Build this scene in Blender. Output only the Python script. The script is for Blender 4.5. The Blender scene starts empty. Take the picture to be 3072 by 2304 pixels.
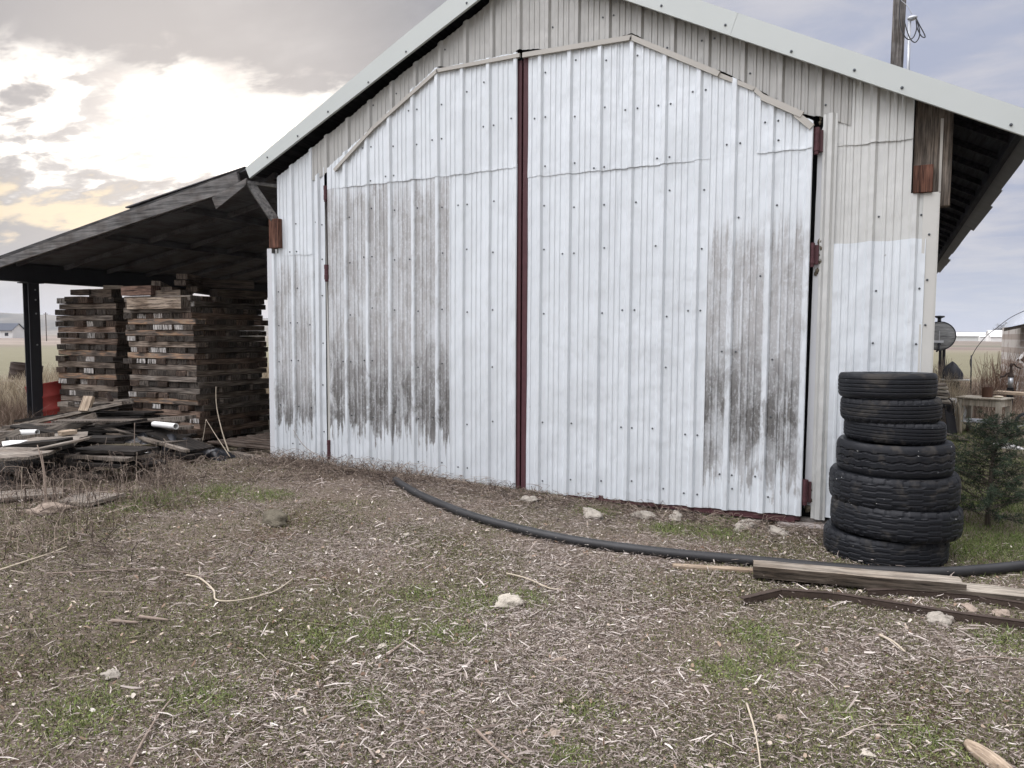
import bpy, math, random
import numpy as np
from mathutils import Vector, Matrix
random.seed(7); rng = np.random.default_rng(7)
sc = bpy.context.scene; col = sc.collection
# ------------------------------------------------------------------ camera
CAM = np.array([3.1953, -6.593, 1.5]); YAW, PITCH, ROLL, F = -0.4734, 0.0661, 0.0054, 731.88
def basis():
    cy, sy, cp, sp = math.cos(YAW), math.sin(YAW), math.cos(PITCH), math.sin(PITCH)
    f = np.array([sy*cp, cy*cp, -sp]); r = np.array([cy, -sy, 0.0]); u = np.cross(r, f)
    return r*math.cos(ROLL)+u*math.sin(ROLL), u*math.cos(ROLL)-r*math.sin(ROLL), f
RV, UV, FV = basis()
cd = bpy.data.cameras.new('camera'); cam = bpy.data.objects.new('camera', cd); col.objects.link(cam)
cd.sensor_width = 36; cd.lens = F/1024*36; cd.clip_start = 0.05; cd.clip_end = 30000
m = Matrix.Identity(4)
for i in range(3): m[i][0], m[i][1], m[i][2], m[i][3] = RV[i], UV[i], -FV[i], CAM[i]
cam.matrix_world = m
sc.camera = cam
# ------------------------------------------------------------------ light
SUN_EL, SUN_AZ = math.radians(16), math.radians(-50)      # azimuth from +Y towards +X
sd = Vector((math.sin(SUN_AZ)*math.cos(SUN_EL), math.cos(SUN_AZ)*math.cos(SUN_EL), math.sin(SUN_EL)))
sl = bpy.data.lights.new('sun', 'SUN'); sl.energy = 0.8; sl.angle = math.radians(14); sl.color = (1, .95, .87)
so = bpy.data.objects.new('sun', sl); col.objects.link(so); so.rotation_euler = sd.to_track_quat('Z', 'Y').to_euler()
w = bpy.data.worlds.new('World'); sc.world = w; w.use_nodes = True
sc.view_settings.view_transform = 'Standard'; sc.view_settings.look = 'None'
sc.view_settings.exposure = 0.24; sc.view_settings.gamma = 1

class NT:
    """small helper for node trees"""
    def __init__(s, t): s.t = t; s.n = t.nodes; s.l = t.links
    def add(s, typ, **kw):
        nd = s.n.new(typ)
        for k, v in kw.items():
            if k == 'ins':
                for i, x in v.items():
                    if isinstance(x, bpy.types.NodeSocket): s.l.new(x, nd.inputs[i])
                    else: nd.inputs[i].default_value = x
            else: setattr(nd, k, v)
        return nd
    def math(s, op, a, b=0.0, c=None, clamp=False):
        nd = s.add('ShaderNodeMath', operation=op, ins={0: a, 1: b}); nd.use_clamp = clamp
        if c is not None:
            if isinstance(c, bpy.types.NodeSocket): s.l.new(c, nd.inputs[2])
            else: nd.inputs[2].default_value = c
        return nd.outputs[0]
    def ss(s, x, a, b, lo=0.0, hi=1.0):
        return s.add('ShaderNodeMapRange', interpolation_type='SMOOTHSTEP', ins={0: x, 1: a, 2: b, 3: lo, 4: hi}).outputs[0]
    def mix(s, f, a, b, mode='MIX'):
        nd = s.add('ShaderNodeMix', data_type='RGBA', blend_type=mode)
        for i, x in ((0, f), (6, a), (7, b)):
            if isinstance(x, bpy.types.NodeSocket): s.l.new(x, nd.inputs[i])
            else: nd.inputs[i].default_value = x if not isinstance(x, tuple) or len(x) == 4 else (*x, 1)
        return nd.outputs[2]
    def noise(s, vec, scale, detail=4, rough=.55, dist=0.0):
        return s.add('ShaderNodeTexNoise', ins={'Vector': vec, 'Scale': scale, 'Detail': detail, 'Roughness': rough, 'Distortion': dist}).outputs[0]
    def vmap(s, vec, scale=(1, 1, 1), loc=(0, 0, 0), rot=(0, 0, 0)):
        return s.add('ShaderNodeMapping', ins={0: vec, 1: loc, 2: rot, 3: scale}).outputs[0]
    def ramp(s, f, stops):
        nd = s.add('ShaderNodeValToRGB', ins={0: f}); e = nd.color_ramp.elements
        while len(e) < len(stops): e.new(.5)
        for el, (p, c) in zip(e, stops): el.position = p; el.color = (*c, 1) if len(c) == 3 else c
        return nd.outputs[0]

def rayv(px, py):
    d = FV + RV*((px/3-512)/F) - UV*((py/3-384)/F); return d/np.linalg.norm(d)
# sky: cloud deck over a Nishita sky, all by direction
t = NT(w.node_tree); t.n.clear()
tc = t.add('ShaderNodeTexCoord').outputs['Generated']
sep = t.add('ShaderNodeSeparateXYZ', ins={0: tc}); zx, zy, zz = sep.outputs
zc = t.math('MAXIMUM', zz, 0.0)
den = t.math('ADD', zc, .16)
pl = t.add('ShaderNodeCombineXYZ', ins={0: t.math('DIVIDE', zx, den), 1: t.math('DIVIDE', zy, den), 2: 0.0}).outputs[0]
n1 = t.noise(t.vmap(pl, (1.0, 1.5, 1), (2.3, .6, 0), (0, 0, .9)), .9, 6, .55, .35)
n2 = t.noise(t.vmap(pl, (1.1, 2.0, 1), (7.3, 1.6, 0), (0, 0, .9)), 3.0, 7, .6, .4)
cl = t.math('ADD', t.math('MULTIPLY', n1, .65), t.math('MULTIPLY', n2, .35))
def dotdir(v):
    nd = t.add('ShaderNodeVectorMath', operation='DOT_PRODUCT', ins={0: tc, 1: tuple(float(q) for q in v)}); return nd.outputs['Value']
dk = t.ss(t.math('ADD', t.math('MULTIPLY', n1, .8), t.math('MULTIPLY', n2, .2)), .46, .66)
base = t.mix(dk, (.27, .265, .28, 1), (.44, .43, .437, 1))
# left of the picture greyer, right of it paler lavender blue
rt = t.ss(dotdir(rayv(3000, 500)), .72, .985)
base = t.mix(t.math('MULTIPLY', rt, .8), base, t.mix(t.ss(cl, .42, .60), (.40, .44, .58, 1), (.575, .575, .635, 1)))
hz = t.ss(zz, .13, .0)
base = t.mix(t.math('MULTIPLY', hz, .65), base, (.55, .60, .69, 1))
# gap in the cloud deck with the hidden sun behind it: a long bright band low at the left
az = t.math('MULTIPLY', t.math('ARCTAN2', zx, zy), 57.2958)
el = t.math('MULTIPLY', t.math('ARCSINE', zz), 57.2958)
wp = t.math('MULTIPLY', t.math('SUBTRACT', cl, .5), 13.0)
nb_ = t.noise(t.vmap(pl, (1.4, 2.6, 1), (1.7, 4.1, 0), (0, 0, .9)), 4.0, 4, .55, .3)
wp2 = t.math('ADD', wp, t.math('MULTIPLY', t.math('SUBTRACT', nb_, .5), 6.5))
e2 = t.math('ADD', el, wp2)
azf = t.math('MULTIPLY', t.ss(az, -82, -60), t.ss(az, -22, -44))
band = t.math('MULTIPLY', t.math('MULTIPLY', t.ss(e2, 9.6, 13.0), t.ss(e2, 18.4, 15.0)), azf)
brk = t.math('MAXIMUM', t.ss(nb_, .36, .62), t.ss(az, -60, -51))
band = t.math('MULTIPLY', band, brk)
halo = t.math('MULTIPLY', t.ss(dotdir(rayv(620, 400)), .94, .997), .35)
wlow = t.math('MULTIPLY', t.math('MULTIPLY', t.ss(e2, 5.0, 7.6), t.ss(e2, 10.2, 8.2)), t.math('MULTIPLY', t.ss(az, -76, -58), t.ss(az, -40, -56)))
base = t.mix(halo, base, (.95, .86, .80, 1))
base = t.mix(t.math('MULTIPLY', wlow, .9), base, (.98, .80, .56, 1))
base = t.mix(t.math('MULTIPLY', band, .97), base, t.mix(t.ss(nb_, .35, .6), (1.02, .93, .86, 1), (2.0, 1.88, 1.7, 1)))
# an overcast sky brightens towards the zenith ; unseen bright lobe added behind the viewer lights the facade
up = t.ss(zz, .45, .90, 1.0, 8.2)
bk = t.ss(dotdir((-.62, -.75, .24)), .30, .92, 1.0, 3.2)
k = t.math('MULTIPLY', up, bk)
k = t.math('MULTIPLY', k, t.ss(zz, -.05, .0, .35, 1.0))
mul = t.add('ShaderNodeVectorMath', operation='SCALE', ins={0: base, 'Scale': k}).outputs[0]
sky = t.add('ShaderNodeTexSky', sky_type='NISHITA', sun_disc=False, sun_elevation=SUN_EL, sun_rotation=SUN_AZ)
bg1 = t.add('ShaderNodeBackground', ins={0: sky.outputs[0], 1: .05})
bg2 = t.add('ShaderNodeBackground', ins={0: mul, 1: 1.0})
ms = t.add('ShaderNodeMixShader', ins={0: .94, 1: bg1.outputs[0], 2: bg2.outputs[0]})
t.add('ShaderNodeOutputWorld', ins={0: ms.outputs[0]})

# ------------------------------------------------------------------ helpers
def V(a): return Vector([float(q) for q in a])
def ray(px, py): return FV + RV*((px/3-512)/F) - UV*((py/3-384)/F)
def on_z(px, py, z=0.0): d = ray(px, py); return V(CAM+d*(z-CAM[2])/d[2])
def on_y(px, py, y=0.0): d = ray(px, py); return V(CAM+d*(y-CAM[1])/d[1])
def on_x(px, py, x): d = ray(px, py); return V(CAM+d*(x-CAM[0])/d[0])
def tag(o, label=None, cat=None, group=None, kind=None):
    if label: o['label'] = label
    if cat: o['category'] = cat
    if group: o['group'] = group
    if kind: o['kind'] = kind
    return o
def thing(name, label, cat, loc=(0, 0, 0), group=None):
    o = bpy.data.objects.new(name, None); col.objects.link(o); o.location = loc
    o.empty_display_size = .2
    return tag(o, label, cat, group)
def mesh_obj(name, verts, faces, mats, fm=None, parent=None, smooth=False, attr=None, world=True):
    me = bpy.data.meshes.new(name); me.from_pydata([tuple(v) for v in verts], [], faces)
    for mt in (mats if isinstance(mats, (list, tuple)) else [mats]): me.materials.append(mt)
    if fm is not None: me.polygons.foreach_set('material_index', np.array(fm, dtype=np.int32))
    if smooth: me.polygons.foreach_set('use_smooth', np.ones(len(faces), dtype=bool))
    if attr:
        for an, vals in attr.items():
            a = me.attributes.new(an, 'FLOAT', 'POINT'); a.data.foreach_set('value', np.array(vals, dtype=np.float32))
    me.update()
    o = bpy.data.objects.new(name, me); col.objects.link(o)
    if parent:
        o.parent = parent
        if world:                                   # verts are in world space: cancel parent's location
            p = parent; off = Vector((0, 0, 0))
            while p: off += Vector(p.location); p = p.parent
            o.location = -off
    return o
class MB:
    def __init__(s): s.v = []; s.f = []; s.m = []
    def quad(s, a, b, c, d, mi=0): n = len(s.v); s.v += [a, b, c, d]; s.f.append((n, n+1, n+2, n+3)); s.m.append(mi)
    def poly(s, pts, mi=0): n = len(s.v); s.v += list(pts); s.f.append(tuple(range(n, n+len(pts)))); s.m.append(mi)
    def box(s, c, sz, rot=None, mi=0, mend=None, bev=0.0, endaxis=0):
        """box; mend = material of its two faces across endaxis"""
        hx, hy, hz = sz[0]/2, sz[1]/2, sz[2]/2; c = Vector(c); R = rot or Matrix.Identity(3); b = min(bev, hx*.4, hy*.4, hz*.4)
        if b <= 0:
            n = len(s.v)
            for x, y, z in ((-1,-1,-1),(1,-1,-1),(1,1,-1),(-1,1,-1),(-1,-1,1),(1,-1,1),(1,1,1),(-1,1,1)):
                s.v.append(c+R@Vector((x*hx, y*hy, z*hz)))
            fs = [((0,3,2,1),2),((4,5,6,7),2),((0,1,5,4),1),((2,3,7,6),1),((1,2,6,5),0),((3,0,4,7),0)]
            for f, ax in fs: s.f.append(tuple(n+i for i in f)); s.m.append(mend if mend is not None and ax == endaxis else mi)
            return
        bm = {}
        n = len(s.v); idx = {}
        for sx in (-1, 1):
            for sy in (-1, 1):
                for sz_ in (-1, 1):
                    for ax in range(3):
                        p = [sx*hx, sy*hy, sz_*hz]; q = [sx*(hx-b), sy*(hy-b), sz_*(hz-b)]; q[ax] = p[ax]
                        idx[(sx, sy, sz_, ax)] = len(s.v); s.v.append(c+R@Vector(q))
        S = (-1, 1)
        for ax in range(3):
            o1, o2 = (ax+1) % 3, (ax+2) % 3
            for sg in S:
                k = []
                for a, bb in ((-1,-1),(1,-1),(1,1),(-1,1)):
                    q = [0, 0, 0]; q[ax] = sg; q[o1] = a; q[o2] = bb; k.append(idx[(*q, ax)])
                if sg < 0: k.reverse()
                s.f.append(tuple(k)); s.m.append(mend if mend is not None and ax == endaxis else mi)
        for ax in range(3):                       # edges along axis ax
            o1, o2 = (ax+1) % 3, (ax+2) % 3
            for a in S:
                for bb in S:
                    q0 = [0, 0, 0]; q0[ax] = -1; q0[o1] = a; q0[o2] = bb; q1 = list(q0); q1[ax] = 1
                    k = [idx[(*q0, o1)], idx[(*q1, o1)], idx[(*q1, o2)], idx[(*q0, o2)]]
                    s.f.append(tuple(k)); s.m.append(mi)
        for sx in S:
            for sy in S:
                for sz_ in S: s.f.append((idx[(sx,sy,sz_,0)], idx[(sx,sy,sz_,1)], idx[(sx,sy,sz_,2)])); s.m.append(mi)
    def tube(s, pts, r, n=8, mi=0, cap=True):
        pts = [Vector(p) for p in pts]; N = len(pts); rs = r if isinstance(r, (list, tuple)) else [r]*N
        base = len(s.v); prev = None
        for i, p in enumerate(pts):
            d = (pts[min(i+1, N-1)]-pts[max(i-1, 0)]).normalized()
            if prev is None: a = d.orthogonal().normalized()
            else: a = (prev-d*prev.dot(d)).normalized()
            prev = a; b = d.cross(a)
            for j in range(n):
                th = 2*math.pi*j/n; s.v.append(p+(a*math.cos(th)+b*math.sin(th))*rs[i])
        for i in range(N-1):
            for j in range(n):
                k = (j+1) % n; s.f.append((base+i*n+j, base+i*n+k, base+(i+1)*n+k, base+(i+1)*n+j)); s.m.append(mi)
        if cap:
            s.f.append(tuple(base+j for j in range(n))[::-1]); s.m.append(mi)
            s.f.append(tuple(base+(N-1)*n+j for j in range(n))); s.m.append(mi)
    def lathe(s, prof, c, n=32, mi=0, axis=None, close=False):
        """prof (r, h) about +Z (or rotation axis matrix)"""
        base = len(s.v); R = axis or Matrix.Identity(3); c = Vector(c)
        for r, h in prof:
            for j in range(n):
                th = 2*math.pi*j/n; s.v.append(c+R@Vector((r*math.cos(th), r*math.sin(th), h)))
        for i in range(len(prof)-1):
            for j in range(n):
                k = (j+1) % n; s.f.append((base+i*n+j, base+i*n+k, base+(i+1)*n+k, base+(i+1)*n+j)); s.m.append(mi)
    def extrude(s, pts, off, mi=0):
        """closed prism from a planar loop pts moved by vector off"""
        off = Vector(off); a = [Vector(p) for p in pts]; b = [p+off for p in a]; n = len(s.v); N = len(a)
        s.v += a+b; s.f.append(tuple(range(n, n+N))); s.m.append(mi); s.f.append(tuple(range(n+N, n+2*N))[::-1]); s.m.append(mi)
        for i in range(N): j = (i+1) % N; s.f.append((n+j, n+i, n+N+i, n+N+j)); s.m.append(mi)
    def build(s, name, mats, parent=None, smooth=False, world=True):
        return mesh_obj(name, s.v, s.f, mats, s.m, parent, smooth, world=world)
def Rz(a): return Matrix.Rotation(a, 3, 'Z')
def frame(p, q, upv=(0, 0, 1), twist=0.0):
    """rotation whose X runs p->q"""
    x = (Vector(q)-Vector(p)).normalized(); z = Vector(upv); y = z.cross(x).normalized(); z = x.cross(y)
    M = Matrix((x, y, z)).transposed()
    return M @ Matrix.Rotation(twist, 3, 'X') if twist else M
# ------------------------------------------------------------------ materials
def mat(name, rough=.8, metal=0.0, spec=.3):
    mt = bpy.data.materials.new(name); mt.use_nodes = True; n = NT(mt.node_tree)
    b = n.n['Principled BSDF']; b.inputs['Roughness'].default_value = rough; b.inputs['Metallic'].default_value = metal
    b.inputs['Specular IOR Level'].default_value = spec
    n.b = b; n.obj = n.add('ShaderNodeTexCoord').outputs['Object']; n.mt = mt
    return n
def setc(n, c):
    if isinstance(c, bpy.types.NodeSocket): n.l.new(c, n.b.inputs['Base Color'])
    else: n.b.inputs['Base Color'].default_value = (*c, 1)
def bump(n, h, dist=.01, st=1.0):
    bp = n.add('ShaderNodeBump', ins={'Height': h, 'Distance': dist, 'Strength': st}); n.l.new(bp.outputs[0], n.b.inputs['Normal'])
def simple(name, c, rough=.8, metal=0, var=.25, sc_=8, b=.002, spec=.3):
    n = mat(name, rough, metal, spec); f = n.noise(n.obj, sc_, 5, .6)
    setc(n, n.mix(f, tuple(x*(1-var) for x in c), tuple(min(1, x*(1+var)) for x in c)))
    if b: bump(n, n.noise(n.obj, sc_*5, 3), b)
    return n.mt
def wood(name, dark, light, along='x', sc_=1.0, rough=.85, tint=False, cracks=.5):
    """weathered wood, grain running along a local axis; tint multiplies by the object colour"""
    n = mat(name, rough, 0, .2); s = {'x': (1.2, 22, 22), 'y': (22, 1.2, 22), 'z': (22, 22, 1.2)}[along]
    oi = n.add('ShaderNodeObjectInfo'); rnd = n.math('MULTIPLY', oi.outputs['Random'], 60)
    vec = n.add('ShaderNodeVectorMath', operation='ADD', ins={0: n.obj, 1: rnd}).outputs[0]
    g = n.noise(n.vmap(vec, tuple(q*sc_ for q in s)), 3.0, 6, .65, .3)
    p = n.noise(n.vmap(vec, (2, 2, 2)), 1.6, 3)
    c = n.ramp(g, [(.30, tuple(x*.4 for x in dark)), (.42, dark), (.62, light), (.8, tuple(min(1, x*1.25) for x in light))])
    c = n.mix(n.ss(p, .35, .7), c, n.mix(1.0, c, (.62, .58, .55), 'MULTIPLY'))
    if tint: c = n.mix(1.0, c, oi.outputs['Color'], 'MULTIPLY')
    setc(n, c); bump(n, g, .006, .8); return n.mt

M = {}
M['maroon'] = simple('maroon_paint', (.078, .032, .037), .55, 0, .35, 14)
M['trim'] = simple('beige_trim', (.42, .405, .37), .5, .1, .10, 3, .001)
M['fascia'] = simple('pale_fascia', (.50, .535, .52), .45, .1, .09, 1.0, .001)
M['cream'] = simple('cream_trim', (.53, .53, .50), .5, .05, .08, 3, .001)
M['whitetrim'] = simple('white_trim', (.58, .60, .62), .45, .1, .06, 3, .001)
M['dark'] = simple('dark_interior', (.012, .012, .014), .95, 0, .3, 4)
M['rubber'] = simple('rubber', (.018, .020, .024), .62, 0, .25, 6, .001, .4)
M['rust'] = simple('rusty_steel', (.085, .045, .03), .75, .2, .5, 9, .003)
M['barsteel'] = simple('brown_bar_steel', (.062, .045, .036), .75, .2, .5, 9, .003)
M['darkrust'] = simple('dark_rusty_steel', (.045, .032, .026), .8, .2, .5, 9, .003)
M['screw'] = simple('screw', (.10, .11, .12), .5, .6, .2, 3, 0)
M['steel'] = simple('painted_dark_steel', (.035, .036, .042), .6, .2, .3, 5)
M['woodgrey'] = wood('grey_wood', (.13, .115, .10), (.36, .32, .27))
M['wooddark'] = wood('dark_wood', (.030, .025, .022), (.10, .085, .07))
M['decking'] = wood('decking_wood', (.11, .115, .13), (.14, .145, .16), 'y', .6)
M['rake'] = wood('rake_wood', (.10, .10, .10), (.20, .195, .19), 'x', .5)
M['rake2'] = wood('rake_edge_wood', (.04, .04, .042), (.10, .10, .10), 'x', .5)
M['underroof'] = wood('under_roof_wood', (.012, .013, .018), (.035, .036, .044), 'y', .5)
M['woodblack'] = wood('rotten_black_wood', (.010, .009, .008), (.040, .034, .029), 'x', .8)
M['woodpale'] = wood('pale_wood', (.28, .22, .16), (.56, .46, .35))
M['woodred'] = wood('red_brown_wood', (.06, .03, .022), (.20, .10, .07), 'z')
M['postwood'] = wood('post_wood', (.08, .07, .06), (.22, .19, .16), 'z')
M['concrete'] = simple('concrete', (.30, .27, .25), .9, 0, .3, 6, .01)
M['stone'] = simple('stone', (.34, .31, .265), .95, 0, .5, 16, .012)
M['stonebrown'] = simple('brown_stone', (.13, .115, .085), .95, 0, .45, 14, .012)
M['whiteplastic'] = simple('white_plastic', (.78, .78, .76), .4, 0, .06, 5, 0)
M['blackplastic'] = simple('black_plastic', (.012, .014, .018), .38, 0, .3, 6, .004, .5)
M['galv'] = simple('galvanised', (.42, .44, .46), .4, .7, .15, 6, .001)

# painted ribbed sheet; wear: (none | streaks | grime) driven by noise stretched down the sheet
def sheet_mat(name, paint, wear=0.0, z0=.2, z1=3.0, gz=.9, gw=.7, seed=0.0, thresh=.5):
    n = mat(name, .34, .15, .5); o = n.vmap(n.obj, (1, 1, 1), (seed, 0, 0))
    big = n.noise(n.vmap(o, (1.5, 1, .6)), 1.2, 3)
    fine = n.noise(n.vmap(o, (60, 1, 1.0)), 1.0, 4, .6)
    c = n.mix(big, tuple(x*.86 for x in paint), tuple(x*1.10 for x in paint))
    c = n.mix(n.math('MULTIPLY', n.ss(fine, .50, .75), .16), c, (.50, .50, .52))
    # small dings and specks
    sp = n.noise(n.vmap(o, (30, 1, 16)), 1.0, 2, .5); c = n.mix(n.math('MULTIPLY', n.ss(sp, .76, .80), .6), c, (.30, .29, .28))
    if wear > 0:
        sx = n.add('ShaderNodeSeparateXYZ', ins={0: n.obj}); z = sx.outputs[2]
        rib = n.add('ShaderNodeAttribute', attribute_name='rib').outputs['Fac']
        pan = n.ss(rib, .75, .15)
        st = n.noise(n.vmap(o, (26, 1, .55)), 1.0, 5, .6, .2)
        blot = n.noise(n.vmap(o, (9, 1, 3.2)), 1.0, 6, .68, .6)
        lo = n.math('ADD', n.math('MULTIPLY', st, .55), n.math('MULTIPLY', blot, .35))
        edge = n.ss(n.math('ADD', z, n.math('MULTIPLY', n.math('SUBTRACT', .5, lo), -2.2)), z0, z0+.10)
        flake = n.ss(n.noise(n.vmap(o, (48, 1, 26)), 1.0, 5, .75, .5), .38, .52, .58, 1.0)
        top = n.ss(n.math('ADD', z, n.math('MULTIPLY', n.math('SUBTRACT', st, .5), 1.2)), z1+.1, z1-.25)
        f = n.math('MULTIPLY', n.math('MULTIPLY', edge, top), n.math('ADD', n.math('MULTIPLY', pan, .85), n.ss(blot, .48, .60, 0, .5)))
        patchy = n.noise(n.vmap(o, (2.2, 1, .9)), 1.0, 3, .6)
        f = n.math('MULTIPLY', n.math('MULTIPLY', f, flake), n.ss(patchy, .30, .52, .35, 1.0))
        f = n.math('MULTIPLY', f, n.ss(n.math('ADD', st, n.math('MULTIPLY', blot, .3)), thresh, thresh+.22), clamp=True)
        bare = n.mix(n.noise(n.vmap(o, (34, 1, .8)), 1.0, 5, .65), (.22, .215, .21), (.50, .50, .50))
        c = n.mix(n.math('MULTIPLY', f, wear), c, bare)
        zw = n.math('ADD', z, n.math('MULTIPLY', n.math('SUBTRACT', patchy, .5), 1.3))
        gm = n.math('MULTIPLY', n.ss(zw, gz+gw*1.2, gz-gw*.1), n.ss(zw, gz-gw*1.3, gz-gw*.3))
        gr = n.math('MULTIPLY', n.math('MULTIPLY', gm, f), n.ss(n.math('ADD', blot, n.math('MULTIPLY', st, .25)), .45, .60))
        c = n.mix(n.math('MULTIPLY', gr, .95), c, n.mix(fine, (.065, .065, .064), (.20, .195, .185)))
        n.l.new(n.math('ADD', .36, n.math('MULTIPLY', f, .1)), n.b.inputs['Roughness'])
    setc(n, c); bump(n, n.noise(n.vmap(o, (2.5, 1, 1.6)), 1.6, 3), .05, .5)
    return n.mt
WHITE = (.675, .72, .75)
M['sheet'] = sheet_mat('white_sheet', WHITE)
M['sheetbeige'] = sheet_mat('beige_sheet', (.42, .42, .40), seed=3)
M['sheetcream'] = sheet_mat('cream_sheet', (.57, .58, .56), seed=5)
M['sheetwornL'] = sheet_mat('worn_sheet_left', WHITE, .93, .26, 3.2, .80, .66, 1.0, .33)
M['sheetwornW'] = sheet_mat('worn_sheet_wall', WHITE, .9, .28, 2.35, .60, .42, 9.0, .34)
M['sheetwornR'] = sheet_mat('worn_sheet_right', WHITE, .88, .12, 2.45, .90, .65, 17.0, .38)

# ------------------------------------------------------------------ ground
def smooth(a, b, x): q = np.clip((np.asarray(x, float)-a)/(b-a), 0, 1); return q*q*(3-2*q)
_ph = rng.uniform(0, 6.28, (14, 2)); _fr = rng.uniform(.5, 5.5, 14); _an = rng.uniform(0, 6.28, 14)
def lump(x, y):
    h = 0
    for k in range(14): h = h+np.sin((np.cos(_an[k])*x+np.sin(_an[k])*y)*_fr[k]+_ph[k, 0])/(1+_fr[k])
    return h
def gz(x, y):
    x = np.asarray(x, float); y = np.asarray(y, float)
    base = -.10*smooth(-1.5, 2.2, x)*(1-smooth(2, 9, y))-.04*smooth(-2.5, -5.5, y)*0
    near = np.exp(-((x)**2+(y+2)**2)/160)
    far = -.9*smooth(25, 120, np.hypot(x, y))
    return base+.016*lump(x, y)*near+.05*smooth(-2.2, -5, x)*(1-smooth(4, 9, y))*0+far
def ground_mat():
    n = mat('ground_soil', .95, 0, .15); o = n.obj
    big = n.noise(o, .55, 5, .6, .4); mid = n.noise(o, 3.2, 5, .65); fine = n.noise(o, 38, 5, .7)
    straw = n.noise(n.vmap(o, (14, 60, 1), (0, 0, 0), (0, 0, .5)), 2.0, 4, .7, 1.2)
    straw2 = n.noise(n.vmap(o, (60, 16, 1), (3, 0, 0), (0, 0, .25)), 2.0, 4, .7, 1.2)
    soil = n.mix(fine, (.07, .052, .039), (.26, .205, .158))
    soil = n.mix(n.ss(n.noise(o, 1.1, 4, .6, .5), .52, .66), soil, n.mix(fine, (.05, .028, .018), (.15, .095, .062)))
    c = n.mix(n.ss(n.math('MAXIMUM', straw, straw2), .52, .66), soil, n.mix(mid, (.25, .205, .17), (.45, .39, .33)))
    green = n.math('MULTIPLY', n.ss(n.math('ADD', n.math('MULTIPLY', big, .6), n.math('MULTIPLY', mid, .4)), .47, .60), n.ss(fine, .36, .62))
    c = n.mix(n.math('MULTIPLY', green, .6), c, n.mix(fine, (.045, .058, .018), (.11, .125, .045)))
    # distance: stubble field, olive, beyond the yard
    ps = n.add('ShaderNodeSeparateXYZ', ins={0: o}); 
    ln = n.add('ShaderNodeVectorMath', operation='LENGTH', ins={0: o}).outputs['Value']
    fld = n.noise(n.vmap(o, (.004, .02, 1), (0, 0, 0), (0, 0, .15)), 1.0, 4, .5)
    fields = n.ramp(fld, [(.34, (.115, .115, .085)), (.44, (.16, .155, .115)), (.5, (.17, .135, .115)), (.56, (.27, .23, .19)), (.64, (.14, .105, .095))])
    dry = n.mix(n.noise(o, .8, 5, .7), (.13, .125, .075), (.22, .20, .14))
    c = n.mix(n.ss(ln, 17, 30), c, dry); c = n.mix(n.ss(ln, 110, 200), c, fields)
    setc(n, c); bump(n, n.math('ADD', fine, n.math('MULTIPLY', straw, .6)), .025, .9)
    return n.mt
def build_ground():
    xs = np.unique(np.concatenate([-np.geomspace(14, 9000, 34)[::-1], np.arange(-14, 8.01, .11), np.geomspace(8.2, 9000, 34)]))
    ys = np.unique(np.concatenate([-np.geomspace(7.2, 400, 12)[::-1], np.arange(-7, 4.01, .11), np.geomspace(4.2, 9000, 44)]))
    X, Y = np.meshgrid(xs, ys); Z = gz(X, Y); nx, ny = len(xs), len(ys)
    v = np.stack([X.ravel(), Y.ravel(), Z.ravel()], 1)
    i = np.arange(nx*ny).reshape(ny, nx); f = np.stack([i[:-1, :-1], i[:-1, 1:], i[1:, 1:], i[1:, :-1]], -1).reshape(-1, 4)
    o = mesh_obj('ground', v.tolist(), f.tolist(), ground_mat(), None, None, True); tag(o, kind='structure')
build_ground()

# ------------------------------------------------------------------ barn
PITCHX = .3048
def rib_breaks(x0, x1, ph):
    out = []
    k = math.floor((x0-ph)/PITCHX)-1
    while ph+k*PITCHX < x1+PITCHX:
        b = ph+k*PITCHX
        for c, hw, tw, h in ((0, .036, .016, .026), (.098, .016, .008, .007), (.1525, .016, .008, .007), (.207, .016, .008, .007)):
            r = 1.0 if h > .01 else .35
            out += [(b+c-hw, 0, 0), (b+c-tw, h, r), (b+c+tw, h, r), (b+c+hw, 0, 0)]
        k += 1
    return out
def screw(mb, x, y, z, r=.0062, mi=1):
    n = len(mb.v); N = 6
    for rr, d in ((1.5*r, 0), (1.45*r, .003), (.9*r, .004), (.8*r, .010)):
        for j in range(N): th = j*math.pi*2/N; mb.v.append(Vector((x+rr*math.cos(th), y-d, z+rr*math.sin(th))))
    for q in range(3):
        for j in range(N): k = (j+1) % N; mb.f.append((n+q*N+j, n+q*N+k, n+(q+1)*N+k, n+(q+1)*N+j)); mb.m.append(mi)
    mb.f.append(tuple(n+3*N+j for j in range(N))); mb.m.append(mi)
def warp(x, z, s): return .0045*math.sin(2.1*x+s)*math.sin(1.7*z+2*s)+.002*math.sin(9*x+3*s)*math.sin(5.3*z+s)
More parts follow.
